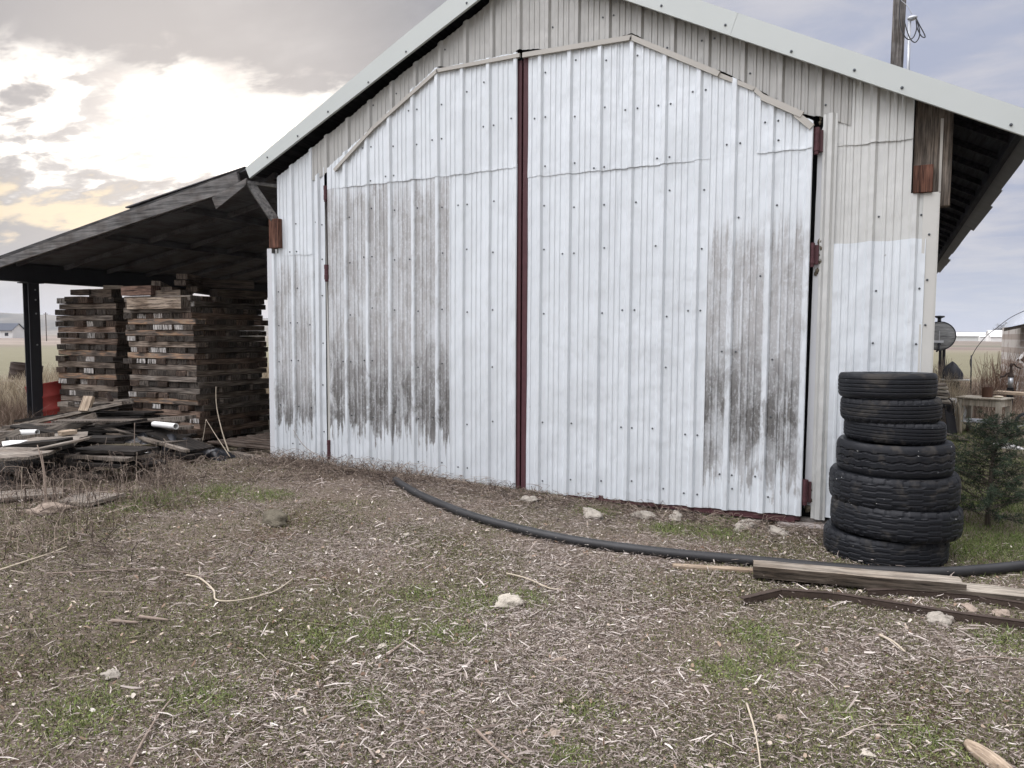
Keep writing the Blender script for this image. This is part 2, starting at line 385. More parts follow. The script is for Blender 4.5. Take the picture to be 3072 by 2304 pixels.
def panel(name, top, bot, y, ph, mt, parent, rows=(), skip=.12, seed=0.0, slope=0.0, ribbed=True, label=None):
    """ribbed sheet between two polylines [(x,z)..] in the wall's plane; rows = screw heights"""
    x0, x1 = max(top[0][0], bot[0][0]), min(top[-1][0], bot[-1][0])
    br = [b for b in rib_breaks(x0, x1, ph) if x0+.002 < b[0] < x1-.002] if ribbed else []
    al = rib_breaks(x0, x1, ph); bx = [b[0] for b in al]; bh = [b[1] for b in al]; bf = [b[2] for b in al]
    xs = sorted(set([x0, x1]+[b[0] for b in br]+[p[0] for p in list(top)+list(bot) if x0+.002 < p[0] < x1-.002]))
    tx = [p[0] for p in top]; tz = [p[1] for p in top]; qx = [p[0] for p in bot]; qz = [p[1] for p in bot]
    mb = MB(); rib = []
    NZ = 9
    for x in xs:
        zt, zb = float(np.interp(x, tx, tz)), float(np.interp(x, qx, qz))
        h = float(np.interp(x, bx, bh)) if ribbed else 0; rf = float(np.interp(x, bx, bf)) if ribbed else 0
        for j in range(NZ):
            z = zb+(zt-zb)*j/(NZ-1); e = .004*math.sin(x*23+seed) if j in (0, NZ-1) else 0
            mb.v.append(Vector((x, y-h+warp(x, z, seed), z+e))); rib.append(rf)
    for i in range(len(xs)-1):
        for j in range(NZ-1):
            a = i*NZ+j; mb.f.append((a, a+NZ, a+NZ+1, a+1)); mb.m.append(0)
    rs = random.Random(int(seed*100)+5)
    if rows:
        kk = math.ceil((x0-ph)/PITCHX)
        while ph+kk*PITCHX < x1:
            for r in rows:
                zr = r+slope*(ph+kk*PITCHX)+rs.uniform(-.05, .05)
                for off in ((.055,) if rs.random() < .7 else (.055, -.055)):
                    x = ph+kk*PITCHX+off+rs.uniform(-.006, .006)
                    if x < x0+.02 or x > x1-.02 or rs.random() < skip: continue
                    if zr > np.interp(x, tx, tz)-.03 or zr < np.interp(x, qx, qz)+.03: continue
                    screw(mb, x, y+warp(x, zr, seed)-.001, zr)
            kk += 1
    nv = len(mb.v)-len(rib); rib += [1.0]*nv
    o = mesh_obj(name, mb.v, mb.f, [mt, M['screw']], mb.m, parent, False, {'rib': rib})
    if label: o['label'] = label
    return o
def W(*pts, y=0.0): return [(float(p.x), float(p.z)) for p in (on_y(px, py, y) for px, py in pts)]
def strip(name, pts, wid, y, mt, parent, th=.03, side=-1):
    """angle trim along a polyline in the wall plane"""
    mb = MB()
    for a, b in zip(pts[:-1], pts[1:]):
        d = Vector((b[0]-a[0], 0, b[1]-a[1])).normalized(); nrm = Vector((-d.z, 0, d.x))*side*wid
        A, B = Vector((a[0], y, a[1])), Vector((b[0], y, b[1]))
        mb.extrude([A, B, B+nrm, A+nrm], (0, -th, 0))
    return mb.build(name, mt, parent)

barn = thing('barn', 'white ribbed metal barn with tall grimy double doors and a lean-to on its left', 'barn')
LB = W((812, 1380), (821, 1384), (1000, 1402)); zl = LB[1][1]
xL = -3.5
# hidden body: side walls, back wall, dark inside, foundation
mb = MB(); mb.box((3.47, 6.7, 1.45), (.05, 13.2, 2.95)); mb.box((-3.47, 6.9, 1.45), (.05, 13.6, 2.95)); mb.box((0, 13.4, 1.6), (6.9, .05, 3.2))
mb.build('side_wall', M['sheetcream'], barn)
mb = MB(); a = on_y(812, 1380, .09)
mb.extrude([Vector((-3.44, .09, -.02)), Vector((3.42, .09, -.05)), Vector((3.42, .09, 3.15)), Vector((0, .09, 4.82)), Vector((-3.44, .09, 3.15))], (0, .04, 0))
mb.build('inner_boarding', M['dark'], barn)
mb = MB(); mb.box((0.1, .14, -.12), (6.9, .22, .16), bev=.02); mb.box((2.95, .02, -.13), (1.1, .16, .13), bev=.03)
mb.build('foundation', M['concrete'], barn)
# --- left of the doors
R2 = lambda x: 5.03-.5016*abs(x)
phL = on_y(883, 1000).x
seamL = W((812, 768), (955, 763))
panel('sheet_panel', [(-3.47, seamL[0][1]+.03), (seamL[1][0], seamL[1][1]+.03)], [(-3.47, zl), (seamL[1][0], W((956, 1392))[0][1])], .004, phL, M['sheetwornW'], barn, (.15, .62, 1.15, 1.65, 2.0), seed=1.1, label='lower left sheet stained black and grey near the ground')
xa = W((834, 700))[0][0]
panel('sheet_panel', [(xa, R2(xa)), (seamL[1][0], R2(seamL[1][0]))], [(xa, seamL[0][1]), (seamL[1][0], seamL[1][1])], -.004, phL, M['sheet'], barn, (seamL[0][1]+.04, 2.75), seed=2.0)
mb = MB(); z0c = W((812, 746))[0][1]; mb.extrude([Vector((-3.505, -.012, zl)), Vector((-3.43, -.012, zl)), Vector((-3.43, -.012, z0c)), Vector((-3.505, -.012, z0c))], (0, .06, 0))
mb.build('corner_trim', M['whitetrim'], barn)
j0, j1, j2 = W((955, 1380))[0][0], W((985, 1380))[0][0], W((1001, 1380))[0][0]
jt = W((985, 540))[0][1]
panel('jamb_sheet', [(j0-.01, jt+.02), (j1, jt+.15)], [(j0-.01, zl-.01), (j1, zl-.02)], -.010, j0+.05, M['sheet'], barn, (.4, .9, 1.4, 1.9, 2.4, 2.8), 0, 3.3)
mb = MB(); mb.extrude([Vector((j1, -.004, zl-.02)), Vector((j2-.015, -.004, zl-.02)), Vector((j2-.07, -.004, 2.3)), Vector((j1, -.004, 3.1))], (0, .03, 0)); mb.build('jamb_trim', M['cream'], barn)
# --- gable sheets above the doors (beige), laid edge to edge with small laps
edge = W((937, 537), (985, 522), (1010, 500), (1125, 375), (1312, 204), (1562, 152)) + W((1565, 150), (1897, 99), (2160, 212), (2300, 285), (2460, 352), (2500, 362), (2545, 366))
cuts = [edge[0][0], -2.2, -1.28, -.37, .54, 1.45, 2.36, edge[-1][0]]
bx_ = [p[0] for p in edge]; bz_ = [p[1]-(.085 if -2.3 < p[0] < 2.3 else .03) for p in edge]; phG = on_y(1560, 100).x
for i in range(len(cuts)-1):
    a, b = cuts[i], cuts[i+1]
    q = [(a, float(np.interp(a, bx_, bz_)))]+[p for p in edge if a < p[0] < b]+[(b+.02, float(np.interp(b+.02, bx_, bz_)))]
    tp = [(a, R2(a))]+([(0, R2(0))] if a < 0 < b else [])+[(b+.02, R2(b+.02))]
    panel('gable_sheet', tp, q, -.012-.004*(i % 2), phG, M['sheetbeige'], barn, [float(np.interp((a+b)/2, bx_, bz_))+.06+d for d in (0, .35)] , .2, 4+i*.7, slope=(-.0 if abs(a+b) < 2 else (-.45 if a > 0 else .45))) if False else \
    panel('gable_sheet', tp, q, -.012-.004*(i % 2), phG, M['sheetbeige'], barn, (3.0, 3.35, 3.7, 4.05, 4.4), .25, 4+i*.7)
# --- right of the doors
s1 = W((2500, 442), (2736, 417)); s2 = W((2498, 733), (2768, 716)); xr0 = s1[0][0]
phR = on_y(2640, 900).x-.09
xr1 = W((2736, 500))[0][0]; xr2 = W((2770, 900))[0][0]; xc = 3.5
panel('sheet_panel', [(xr0+.02, R2(xr0)), (xr1, R2(xr1))], [(xr0+.02, s1[0][1]), (xr1, s1[1][1])], -.006, phR, M['sheetcream'], barn, (s1[0][1]+.05, 3.05), .1, 6.1)
zc_ = W((2736, 582))[0][1]
panel('sheet_panel', [(xr0, s1[0][1]+.03), (xr1, s1[1][1]+.03)], [(xr0, zc_-.01), (xr1, zc_-.01)], .002, phR, M['sheetcream'], barn, (2.75,), .1, 7.1)
panel('sheet_panel', [(xr0, zc_), (xr2, zc_)], [(xr0, s2[0][1]-.02), (xr2, s2[1][1]-.02)], .002, phR, M['sheetcream'], barn, (2.15, 2.45), .1, 7.1)
zb = W((2474, 1552))[0][1]
panel('sheet_panel', [(xr0+.02, s2[0][1]), (xr2, s2[1][1])], [(xr0+.02, zb), (xr2, zb-.01)], -.010, phR, M['sheet'], barn, (.1, .55, 1.0, 1.45, 1.85), .1, 7.1)
mb = MB(); mb.extrude([Vector((xr2-.01, -.014, zb-.01)), Vector((3.505, -.014, zb-.01)), Vector((3.505, -.014, zc_)), Vector((xr2-.03, -.014, zc_))], (0, .05, 0))
mb.box((3.505, .06, (zb+zc_)/2), (.02, .14, zc_-zb-.01))
for z in (.3, .75, 1.2, 1.6, 1.95, 2.3): screw(mb, xr2+.02, -.015, z)
mb.build('corner_trim', [M['cream'], M['screw']], barn)
xt0, xt1 = W((2452, 1480))[0][0]+.05, xr0+.03
panel('jamb_sheet', [(xt1-.11, W((2485, 345))[0][1]), (xt1, W((2510, 340))[0][1])], [(xt1-.11, zb-.02), (xt1, zb-.02)], -.016, xt1-.055, M['sheetcream'], barn, (.2, .7, 1.2, 1.7, 2.2, 2.7, 3.0), 0, 9.2)
dR1x = W((2440, 500))[0][0]; mb = MB(); g0 = dR1x+.012; g1_ = dR1x+.0
mb.extrude([Vector((g0, -.004, zb+.06)), Vector((xt1-.10, -.004, zb+.06)), Vector((xt1-.10, -.004, 3.25)), Vector((g1_+.03, -.004, 3.12)), Vector((g1_+.03, -.004, 2.75)), Vector((g0+.015, -.004, 2.6))], (0, .03, 0)); mb.build('jamb_trim', M['whitetrim'], barn)
# cut-out at the upper right corner: posts behind, reddish beam end
mb = MB()
zt_ = 3.3
mb.box((xr1+.14, .10, (zc_+zt_)/2), (.26, .10, zt_-zc_+.2), bev=.004); mb.build('corner_post', M['postwood'], barn)
mb = MB(); p, q = W((2741, 500))[0], W((2797, 578))[0]; mb.box(((p[0]+q[0])/2, .02, (p[1]+q[1])/2), (q[0]-p[0], .12, p[1]-q[1]), bev=.004); mb.build('beam_end', M['woodred'], barn)
mb = MB(); mb.extrude([on_y(2822, 575, .04), on_y(2815, 575, .04), on_y(2823, 355, .04), on_y(2832, 355, .04)], (0, .06, 0)); mb.build('corner_flashing', M['trim'], barn)
# left beam end, plate and brace
mb = MB(); p, q = W((809, 658), y=-.05)[0], W((839, 743), y=-.05)[0]; mb.box(((p[0]+q[0])/2, .0, (p[1]+q[1])/2), (q[0]-p[0], .14, p[1]-q[1]), bev=.004); mb.build('beam_end', M['woodred'], barn)
def plank_between(A, B, wid, th, mt, name='plank', parent=None, bev=.004, twist=0.0, upv=(0, 0, 1)):
    mb = MB(); R = frame(A, B, upv, twist); L = (Vector(B)-Vector(A)).length
    mb.box((Vector(A)+Vector(B))/2, (L, wid, th), R, bev=bev); return mb.build(name, mt, parent)
plank_between(on_y(752, 552, -.10), on_y(824, 660, -.03), .10, .05, M['rake'], 'brace', barn, twist=.9)
plank_between(on_y(742, 548, -.09), on_y(835, 560, .06), .08, .04, M['rake'], 'roof_tie', barn)
# --- doors
seamD = W((992, 571), (1365, 530), (1560, 506)); seamR = W((1592, 536), (2153, 485), (2284, 466), (2438, 450))
dL0 = W((992, 569))[0][0]; dL1 = W((1558, 700))[0][0]; dR0 = W((1589, 700))[0][0]; dR1 = W((2440, 500))[0][0]
botd = W((1002, 1399), (1160, 1425), (1359, 1452), (1556, 1471)); botr = W((1590, 1471), (2127, 1520), (2408, 1542))
YD = -.055
def fx(pts): return [(float(a), float(b)) for a, b in pts]
mb = MB()
def vbar(mb, x0, x1, z0, z1, y0, y1, mi=0): mb.box(((x0+x1)/2, (y0+y1)/2, (z0+z1)/2), (x1-x0, y1-y0, z1-z0), mi=mi, bev=.004)
vbar(mb, dL1-.005, dL1+.047, -.06, 4.17, -.058, -.008)
for z in (-.035, 1.2, 3.1): vbar(mb, dL0+.05, dL1-.008, z-.03, z+.03, -.05, -.005)
vbar(mb, dL0+.01, dL0+.06, -.04, 3.2, -.05, -.005)
leafL = mb.build('door_leaf', M['maroon'], barn); leafL['label'] = 'left door leaf'
mb = MB()
vbar(mb, dR0-.049, dR0+.005, -.06, 4.19, -.062, -.008)
for z in (-.045, 1.2, 3.1): vbar(mb, dR0+.008, dR1-.05, z-.03, z+.03, -.05, -.005)
vbar(mb, dR1-.06, dR1-.01, -.05, 3.2, -.05, -.005)
leafR = mb.build('door_leaf', M['maroon'], barn); leafR['label'] = 'right door leaf'
phD = on_y(1708, 1050).x
xm = W((1366, 900))[0][0]
sl_ = lambda poly, x: float(np.interp(x, [p[0] for p in poly], [p[1] for p in poly]))
xg = dL1+.010
# ribs: left leaf measured separately
phDL = on_y(1391, 1050).x+.02
panel('sheet_panel', [(dL0, sl_(seamD, dL0)+.03), (xm, sl_(seamD, xm)+.03)], [(dL0, botd[0][1])]+[p for p in botd if dL0+.01 < p[0] < xm]+[(xm, sl_(botd, xm))], YD, phDL, M['sheetwornL'], leafL, (.1, .62, 1.18, 1.75, 2.35, 2.85), .1, 11.0, label='lower sheet streaked grey and black with grime')
panel('sheet_panel', [(xm-.03, sl_(seamD, xm)+.03), (xg, sl_(seamD, xg)+.03)], [(xm-.03, sl_(botd, xm)), (xg, botd[-1][1])], YD-.003, phDL, M['sheet'], leafL, (.1, .62, 1.18, 1.75, 2.35, 2.85), .1, 12.0)
topL = W((996, 505), (1076, 432), (1125, 392), (1312, 214), (1560, 165))
panel('sheet_panel', [(dL0, topL[0][1])]+[p for p in topL if dL0+.02 < p[0] < xm]+[(xm, sl_(topL, xm))], [(dL0, sl_(seamD, dL0)), (xm, sl_(seamD, xm))], YD-.006, phDL, M['sheet'], leafL, (3.17, 3.55, 3.9), .1, 13.0)
panel('sheet_panel', [(xm-.03, sl_(topL, xm-.03)), (xg, topL[-1][1])], [(xm-.03, sl_(seamD, xm)), (xg, sl_(seamD, xg))], YD-.009, phDL, M['sheet'], leafL, (3.17, 3.6, 4.0), .1, 14.0)
xw = W((2130, 1000))[0][0]; xu = W((2283, 400))[0][0]; xh = W((1811+44, 800))[0][0]
topR = W((1590, 166), (1898, 120), (2156, 222), (2267, 270), (2437, 372))
for a, b, sd_ in ((dR0, xh, 15.), (xh-.02, xw, 15.6)):
    panel('sheet_panel', [(a, sl_(seamR, a)+.03), (b, sl_(seamR, b)+.03)], [(a, sl_(botr, a)), (b, sl_(botr, b))], YD-.003*(sd_ > 15.3), phD, M['sheet'], leafR, (.1, .66, 1.2, 1.72, 2.3, 2.75), .1, sd_)
panel('sheet_panel', [(xw-.02, sl_(seamR, xw)+.03), (dR1, sl_(seamR, dR1)+.03)], [(xw-.02, sl_(botr, xw)), (dR1, botr[-1][1])], YD-.005, phD, M['sheetwornR'], leafR, (.12, .3, .8, 1.35, 2.0, 2.55), .1, 15.6, label='lower right sheet smeared with brown and grey grime')
for a, b, sd_ in ((dR0, xh, 18.), (xh-.02, xu, 19.)):
    panel('sheet_panel', [(a, sl_(topR, a))]+[p for p in topR if a+.01 < p[0] < b-.01]+[(b, sl_(topR, b))], [(a, sl_(seamR, a)), (b, sl_(seamR, b))], YD-.007-.003*(sd_ > 18.3), phD, M['sheet'], leafR, (3.10, 3.6, 4.05), .1, sd_)
panel('sheet_panel', [(xu-.02, sl_(topR, xu)), (dR1, sl_(topR, dR1))], [(xu-.02, sl_(seamR, xu)), (dR1, sl_(seamR, dR1))], YD-.013, phD, M['sheet'], leafR, (3.08, 3.3), .1, 15.6)
strip('door_top_trim', W((1561, 161), (1312, 208), (1120, 380), (1060, 445), (1003, 508), y=-.08), .036, -.07, M['trim'], leafL, .03, 1)
strip('door_top_trim', W((1570, 160), (1897, 106), (2162, 216), y=-.08), .045, -.072, M['trim'], leafR, .03, -1)
strip('door_top_trim', W((2158, 218), (2268, 262), (2295, 286), y=-.08), .035, -.068, M['trim'], leafR, .02, -1)
strip('door_top_trim', W((2291, 283), (2412, 336), y=-.1), .05, -.085, M['trim'], leafR, .03, -1)
strip('door_top_trim', W((2394, 334), (2443, 374), y=-.1), .05, -.080, M['trim'], leafR, .03, -1)
def hinge(px0, py0, px1, py1, parent):
    a, b = W((px0, py0), (px1, py1)); x = (a[0]+b[0])/2; z0, z1 = b[1], a[1]; r = min(.036, (b[0]-a[0])/2.6); mb = MB()
    h = z1-z0
    for f0, f1, rr in ((0, .12, .8), (.13, .40, 1), (.41, .72, .92), (.73, .98, 1)):
        mb.lathe([(0, z0+f0*h), (r*rr, z0+f0*h), (r*rr, z0+f1*h), (0, z0+f1*h)], (x, -.055, 0), 14)
    mb.box((x+.02, -.03, (z0+z1)/2), (.055, .02, h*.8), bev=.003)
    mb.build('hinge', M['maroon'], parent)
for q in ((2440, 388, 2463, 467), (2430, 730, 2447, 802), (2405, 1433, 2428, 1512)): hinge(*q, leafR)
for q in ((980, 560, 993, 607), (982, 795, 998, 846), (990, 1317, 1003, 1377)): hinge(*q, leafL)
# crumbled mortar lumps round the right hinges
def blob(mb, c, r, n=10, mi=0, sq=(1, 1, 1), rough=.25, seed=0):
    rs = random.Random(seed); base = len(mb.v); rings = n//2+1; c = Vector(c); ph = [rs.uniform(0, 6) for _ in range(6)]
    for i in range(rings+1):
        la = math.pi*i/rings
        for j in range(n):
            lo = 2*math.pi*j/n; d = Vector((math.sin(la)*math.cos(lo), math.sin(la)*math.sin(lo), math.cos(la)))
            k = 1+rough*(math.sin(3*d.x+ph[0])*math.sin(4*d.y+ph[1])+.5*math.sin(7*d.z+ph[2]+5*d.x)+.35*math.sin(11*d.y+ph[3]))
            mb.v.append(c+Vector((d.x*sq[0], d.y*sq[1], d.z*sq[2]))*r*k)
    for i in range(rings):
        for j in range(n):
            q = (j+1) % n; mb.f.append((base+i*n+j, base+(i+1)*n+j, base+(i+1)*n+q, base+i*n+q)); mb.m.append(mi)
for i, (px, py, r) in enumerate(((2458, 725, .02), (2462, 745, .022), (2456, 765, .018), (2460, 785, .02), (2452, 812, .022), (2446, 822, .016), (2463, 352, .018), (2460, 368, .015), (2430, 1500, .03), (2432, 1470, .02), (2425, 1525, .03))):
    mb = MB(); blob(mb, on_y(px, py, -.01), r*.8, 8, 0, (1, .6, 1.2), .4, i); mb.build('mortar_lump', M['stonebrown'], barn, True)
# --- roof, fascia
fy = -.17
def ln2(p, q, x): return p[1]+(q[1]-p[1])*(x-p[0])/(q[0]-p[0])
Lt = W((736, 504), (1346, 0), y=fy); Lbm = W((748, 534), (1433, 0), y=fy); Rt = W((2098, 0), (3072, 325), y=fy); Rb = W((1876, 0), (3072, 407), y=fy)
def inter(a, b, c, d):
    m1 = (b[1]-a[1])/(b[0]-a[0]); m2 = (d[1]-c[1])/(d[0]-c[0]); x = (c[1]-a[1]+m1*a[0]-m2*c[0])/(m1-m2); return x, a[1]+m1*(x-a[0])
At = inter(*Lt, *Rt); Ab = inter(*Lbm, *Rb)
XE = 4.15; Ret = (XE, ln2(*Rt, XE)); Reb = (XE, ln2(*Rb, XE))
P3 = lambda q, y: Vector((q[0], y, q[1]))
lm = W((941, 333), (1182, 130), y=fy)
xj = W((2213, 70), y=fy)[0][0]
Jt = (xj, ln2(*Rt, xj)); Jb = (xj-.06, ln2(*Rb, xj-.06))
mb = MB(); mb.extrude([P3(Lt[0], fy), P3(lm[0], fy), P3(lm[1], fy), P3(At, fy), P3(Ab, fy), P3(Lbm[0], fy)], (0, .03, 0)); mb.build('fascia', M['fascia'], barn)
mb = MB(); mb.extrude([P3(At, fy-.003), P3(Jt, fy-.003), P3(Jb, fy-.003), P3(Ab, fy-.003)], (0, .03, 0)); mb.build('fascia', M['fascia'], barn)
mb = MB(); mb.extrude([P3(Jt, fy-.001), P3(Ret, fy-.001), P3(Reb, fy-.001), P3(Jb, fy-.001)], (0, .03, 0))
fsc = []
for px, py in ((1984, 17), (2176, 75), (2374, 154), (2563, 210), (2706, 263), (3033, 374)):
    fsc.append(on_y(px, py, fy-.004))
for px, py in ((1400, 9), (1218, 155), (1105, 247), (984, 335), (893, 408), (802, 472)):
    fsc.append(on_y(px, py, fy-.001))
fas = mb.build('fascia', M['fascia'], barn)
for p in fsc: mb = MB(); screw(mb, p.x, p.y, p.z, .008, 0); mb.build('screw', M['screw'], fas)
YB = 13.6
mb = MB()
tL, tR, tA = (Lt[0][0], Lt[0][1]-.01), (Ret[0], Ret[1]-.01), (At[0], At[1]-.01)
mb.extrude([P3(tL, fy+.03), P3(tA, fy+.03), P3(tR, fy+.03), P3((tR[0], tR[1]-.02), fy+.03), P3((tA[0], tA[1]-.02), fy+.03), P3((tL[0], tL[1]-.02), fy+.03)], (0, YB, 0))
mb.build('roof', M['galv'], barn)
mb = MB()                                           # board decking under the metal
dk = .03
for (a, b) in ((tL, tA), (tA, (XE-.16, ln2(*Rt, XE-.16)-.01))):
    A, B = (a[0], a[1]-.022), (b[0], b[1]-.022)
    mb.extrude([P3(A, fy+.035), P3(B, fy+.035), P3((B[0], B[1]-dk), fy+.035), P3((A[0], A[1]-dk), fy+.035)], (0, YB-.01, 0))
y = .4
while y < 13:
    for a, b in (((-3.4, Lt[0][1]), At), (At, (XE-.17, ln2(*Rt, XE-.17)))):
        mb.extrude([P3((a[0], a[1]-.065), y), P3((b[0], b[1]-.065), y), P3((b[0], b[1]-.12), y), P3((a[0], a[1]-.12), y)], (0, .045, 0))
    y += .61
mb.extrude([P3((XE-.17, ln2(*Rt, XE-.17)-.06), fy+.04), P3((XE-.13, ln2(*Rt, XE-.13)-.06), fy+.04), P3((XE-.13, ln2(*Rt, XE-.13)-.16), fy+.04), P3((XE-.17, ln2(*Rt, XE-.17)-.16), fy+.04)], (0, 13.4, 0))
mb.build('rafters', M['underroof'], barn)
# ragged sheets along the right eave
mb = MB(); y = fy+.05; rs = random.Random(4)
while y < 13:
    L = rs.uniform(1.0, 2.2); e = rs.uniform(.01, .07); z = Ret[1]-.03
    mb.extrude([Vector((XE-.1, y, z+.06)), Vector((XE+e, y, z-.01-e*.4)), Vector((XE+e, y, z-.018-e*.4)), Vector((XE-.1, y, z+.05))], (0, L, 0)); y += L*.93
mb.build('eave_flashing', simple('dull_eave_metal', (.16, .165, .17), .6, .4, .3, 5), barn)
# lean-to roof
ly = -.15
T0, T1 = W((738, 503), y=ly)[0], W((0, 768), y=ly)[0]; sL = (T0[1]-T1[1])/(T0[0]-T1[0])
XL = -9.20; XPO = -9.08; TL = (XL, T1[1]+sL*(XL-T1[0])); T0x = (-3.52, T1[1]+sL*(-3.52-T1[0]))
mb = MB(); mb.extrude([P3(T0, ly), P3(TL, ly), P3((TL[0], TL[1]-.03), ly), P3((T0[0], T0[1]-.03), ly)], (0, YB, 0))
st_ = W((380, 629), y=ly)[0]
mb.extrude([P3((st_[0], st_[1]+.035), ly-.02), P3((T0[0], T0[1]+.012), ly-.02), P3((T0[0], T0[1]+.004), ly-.02), P3((st_[0], st_[1]+.02), ly-.02)], (0, 5, 0))
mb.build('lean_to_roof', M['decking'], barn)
B0, B1 = W((620, 598), y=ly)[0], W((0, 804), y=ly)[0]
C0, C1 = W((715, 517), y=ly)[0], W((0, 781), y=ly)[0]
def ext(a, b, x): return (x, ln2(a, b, x))
mb = MB(); mb.extrude([P3(C0, ly-.03), P3(ext(C0, C1, XL), ly-.03), P3(ext(B0, B1, XL), ly-.03), P3(B0, ly-.03), P3(ext(B0, B1, W((725, 570), y=ly)[0][0]), ly-.03)], (0, .04, 0)); mb.build('rake_board', M['rake'], barn)
mb = MB(); mb.extrude([P3(T0, ly-.012), P3(TL, ly-.012), P3(ext(C0, C1, XL), ly-.012), P3(C0, ly-.012)], (0, .04, 0)); mb.build('roof_edge_board', M['rake2'], barn)
mb = MB(); mb.extrude([on_y(635, 593, ly-.05), on_y(648, 627, ly-.05), on_y(736, 556, ly-.05), on_y(739, 534, ly-.05)], (0, .025, 0)); mb.build('broken_board', M['rake'], barn)
mb = MB(); y = .15
while y < 13:
    a, b = ext(T0, T1, -3.52), ext(T0, T1, XL+.05)
    mb.extrude([P3((a[0], a[1]-.035), y), P3((b[0], b[1]-.035), y), P3((b[0], b[1]-.10), y), P3((a[0], a[1]-.10), y)], (0, .05, 0)); y += .75
for x_ in (XL+.06, -6.9, -5.2): 
    q_ = ext(T0, T1, x_); mb.box((x_, 6.8, q_[1]-.08), (.04, 13.2, .09))
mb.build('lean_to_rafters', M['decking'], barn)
# eave beam with bolt holes and its posts
ez = on_x(92, 847, XPO).z
mb = MB(); eb = ext(B0, B1, XPO)[1]
mb.box((XPO, 6.4, (ez+eb+.14)/2), (.16, 13.6, eb+.14-ez), bev=.004); mb.build('eave_beam', M['steel'], barn)
def lean_post(y, zb=0):
    mb = MB(); h = ez-zb; z = zb+h/2
    mb.box((XPO-.07, y, z), (.016, .17, h)); mb.box((XPO+.07, y, z), (.016, .17, h)); mb.box((XPO, y, z), (.13, .014, h)); mb.box((XPO, y, ez-.01), (.28, .26, .016))
    for zz_ in (.12, .28, .5, 1.0): mb.lathe([(0, 0), (.014, 0), (.014, .004)], (XPO+.08, y+.02, ez-zz_), 8, 1, Matrix.Rotation(math.pi/2, 3, 'Y'))
    mb.build('lean_to_post', [M['steel'], M['galv']], barn)
lean_post(on_x(92, 850, XPO).y); lean_post(4.5); lean_post(9)
# wooden slat floor under the lean-to beside the barn

# ------------------------------------------------------------------ timber stacks
M['timber'] = wood('timber_side', (.075, .062, .052), (.25, .215, .18), 'x', 1.0, .9, True)
def end_mat(name, white=0.0):
    n = mat(name, .95, 0, .15); oi = n.add('ShaderNodeObjectInfo')
    vec = n.add('ShaderNodeVectorMath', operation='ADD', ins={0: n.obj, 1: n.math('MULTIPLY', oi.outputs['Random'], 40)}).outputs[0]
    g = n.noise(n.vmap(vec, (.5, 34, 3.0)), 3.0, 5, .7)
    c = n.ramp(g, [(.34, (.006, .005, .005)), (.45, (.05, .042, .036)), (.60, (.15, .13, .112)), (.75, (.25, .22, .19))])
    c = n.mix(1.0, c, oi.outputs['Color'], 'MULTIPLY')
    if white: c = n.mix(n.math('MULTIPLY', n.ss(n.noise(n.vmap(vec, (1, 40, 2.5)), 2.0, 5, .7), .44, .54), white), c, (.62, .60, .57))
    setc(n, c); bump(n, g, .012, 1); return n.mt
M['end'] = end_mat('timber_end'); M['endwhite'] = end_mat('timber_end_flaked_white', .9)
n = mat('timber_heartwood', .85, 0, .2)
oi_ = n.add('ShaderNodeObjectInfo'); ov_ = n.add('ShaderNodeVectorMath', operation='ADD', ins={0: n.obj, 1: n.math('MULTIPLY', oi_.outputs['Random'], 50)}).outputs[0]
g = n.noise(n.vmap(ov_, (1.4, 9, 13)), 2.0, 5, .6, .8)
setc(n, n.ramp(g, [(.36, (.06, .048, .04)), (.47, (.17, .14, .115)), (.535, (.25, .15, .095)), (.60, (.36, .265, .18)), (.66, (.20, .165, .135)), (.74, (.14, .12, .10))])); bump(n, g, .006)
M['heart'] = n.mt
ORD = ['zeroth', 'first', 'second', 'third', 'fourth', 'fifth', 'sixth', 'seventh', 'eighth', 'ninth', 'tenth', 'eleventh', 'twelfth', 'thirteenth', 'fourteenth', 'fifteenth', 'sixteenth', 'seventeenth', 'eighteenth', 'nineteenth', 'twentieth', 'twenty-first', 'twenty-second', 'twenty-third', 'twenty-fourth', 'twenty-fifth']
def timber_mesh(L, wd, th, white=False, heart=False, seed=0):
    mb = MB(); mb.box((0, 0, 0), (L, wd, th), None, 0, 1, .005, 0)
    rs = random.Random(seed)
    for i, v in enumerate(mb.v): mb.v[i] = v+Vector((rs.uniform(-.008, .008), rs.uniform(-.003, .003), rs.uniform(-.003, .003)))
    me = bpy.data.meshes.new('timber'); me.from_pydata([tuple(v) for v in mb.v], [], mb.f)
    me.materials.append(M['heart'] if heart else M['timber']); me.materials.append(M['endwhite'] if white else M['end'])
    me.polygons.foreach_set('material_index', np.array(mb.m, dtype=np.int32)); me.update(); return me
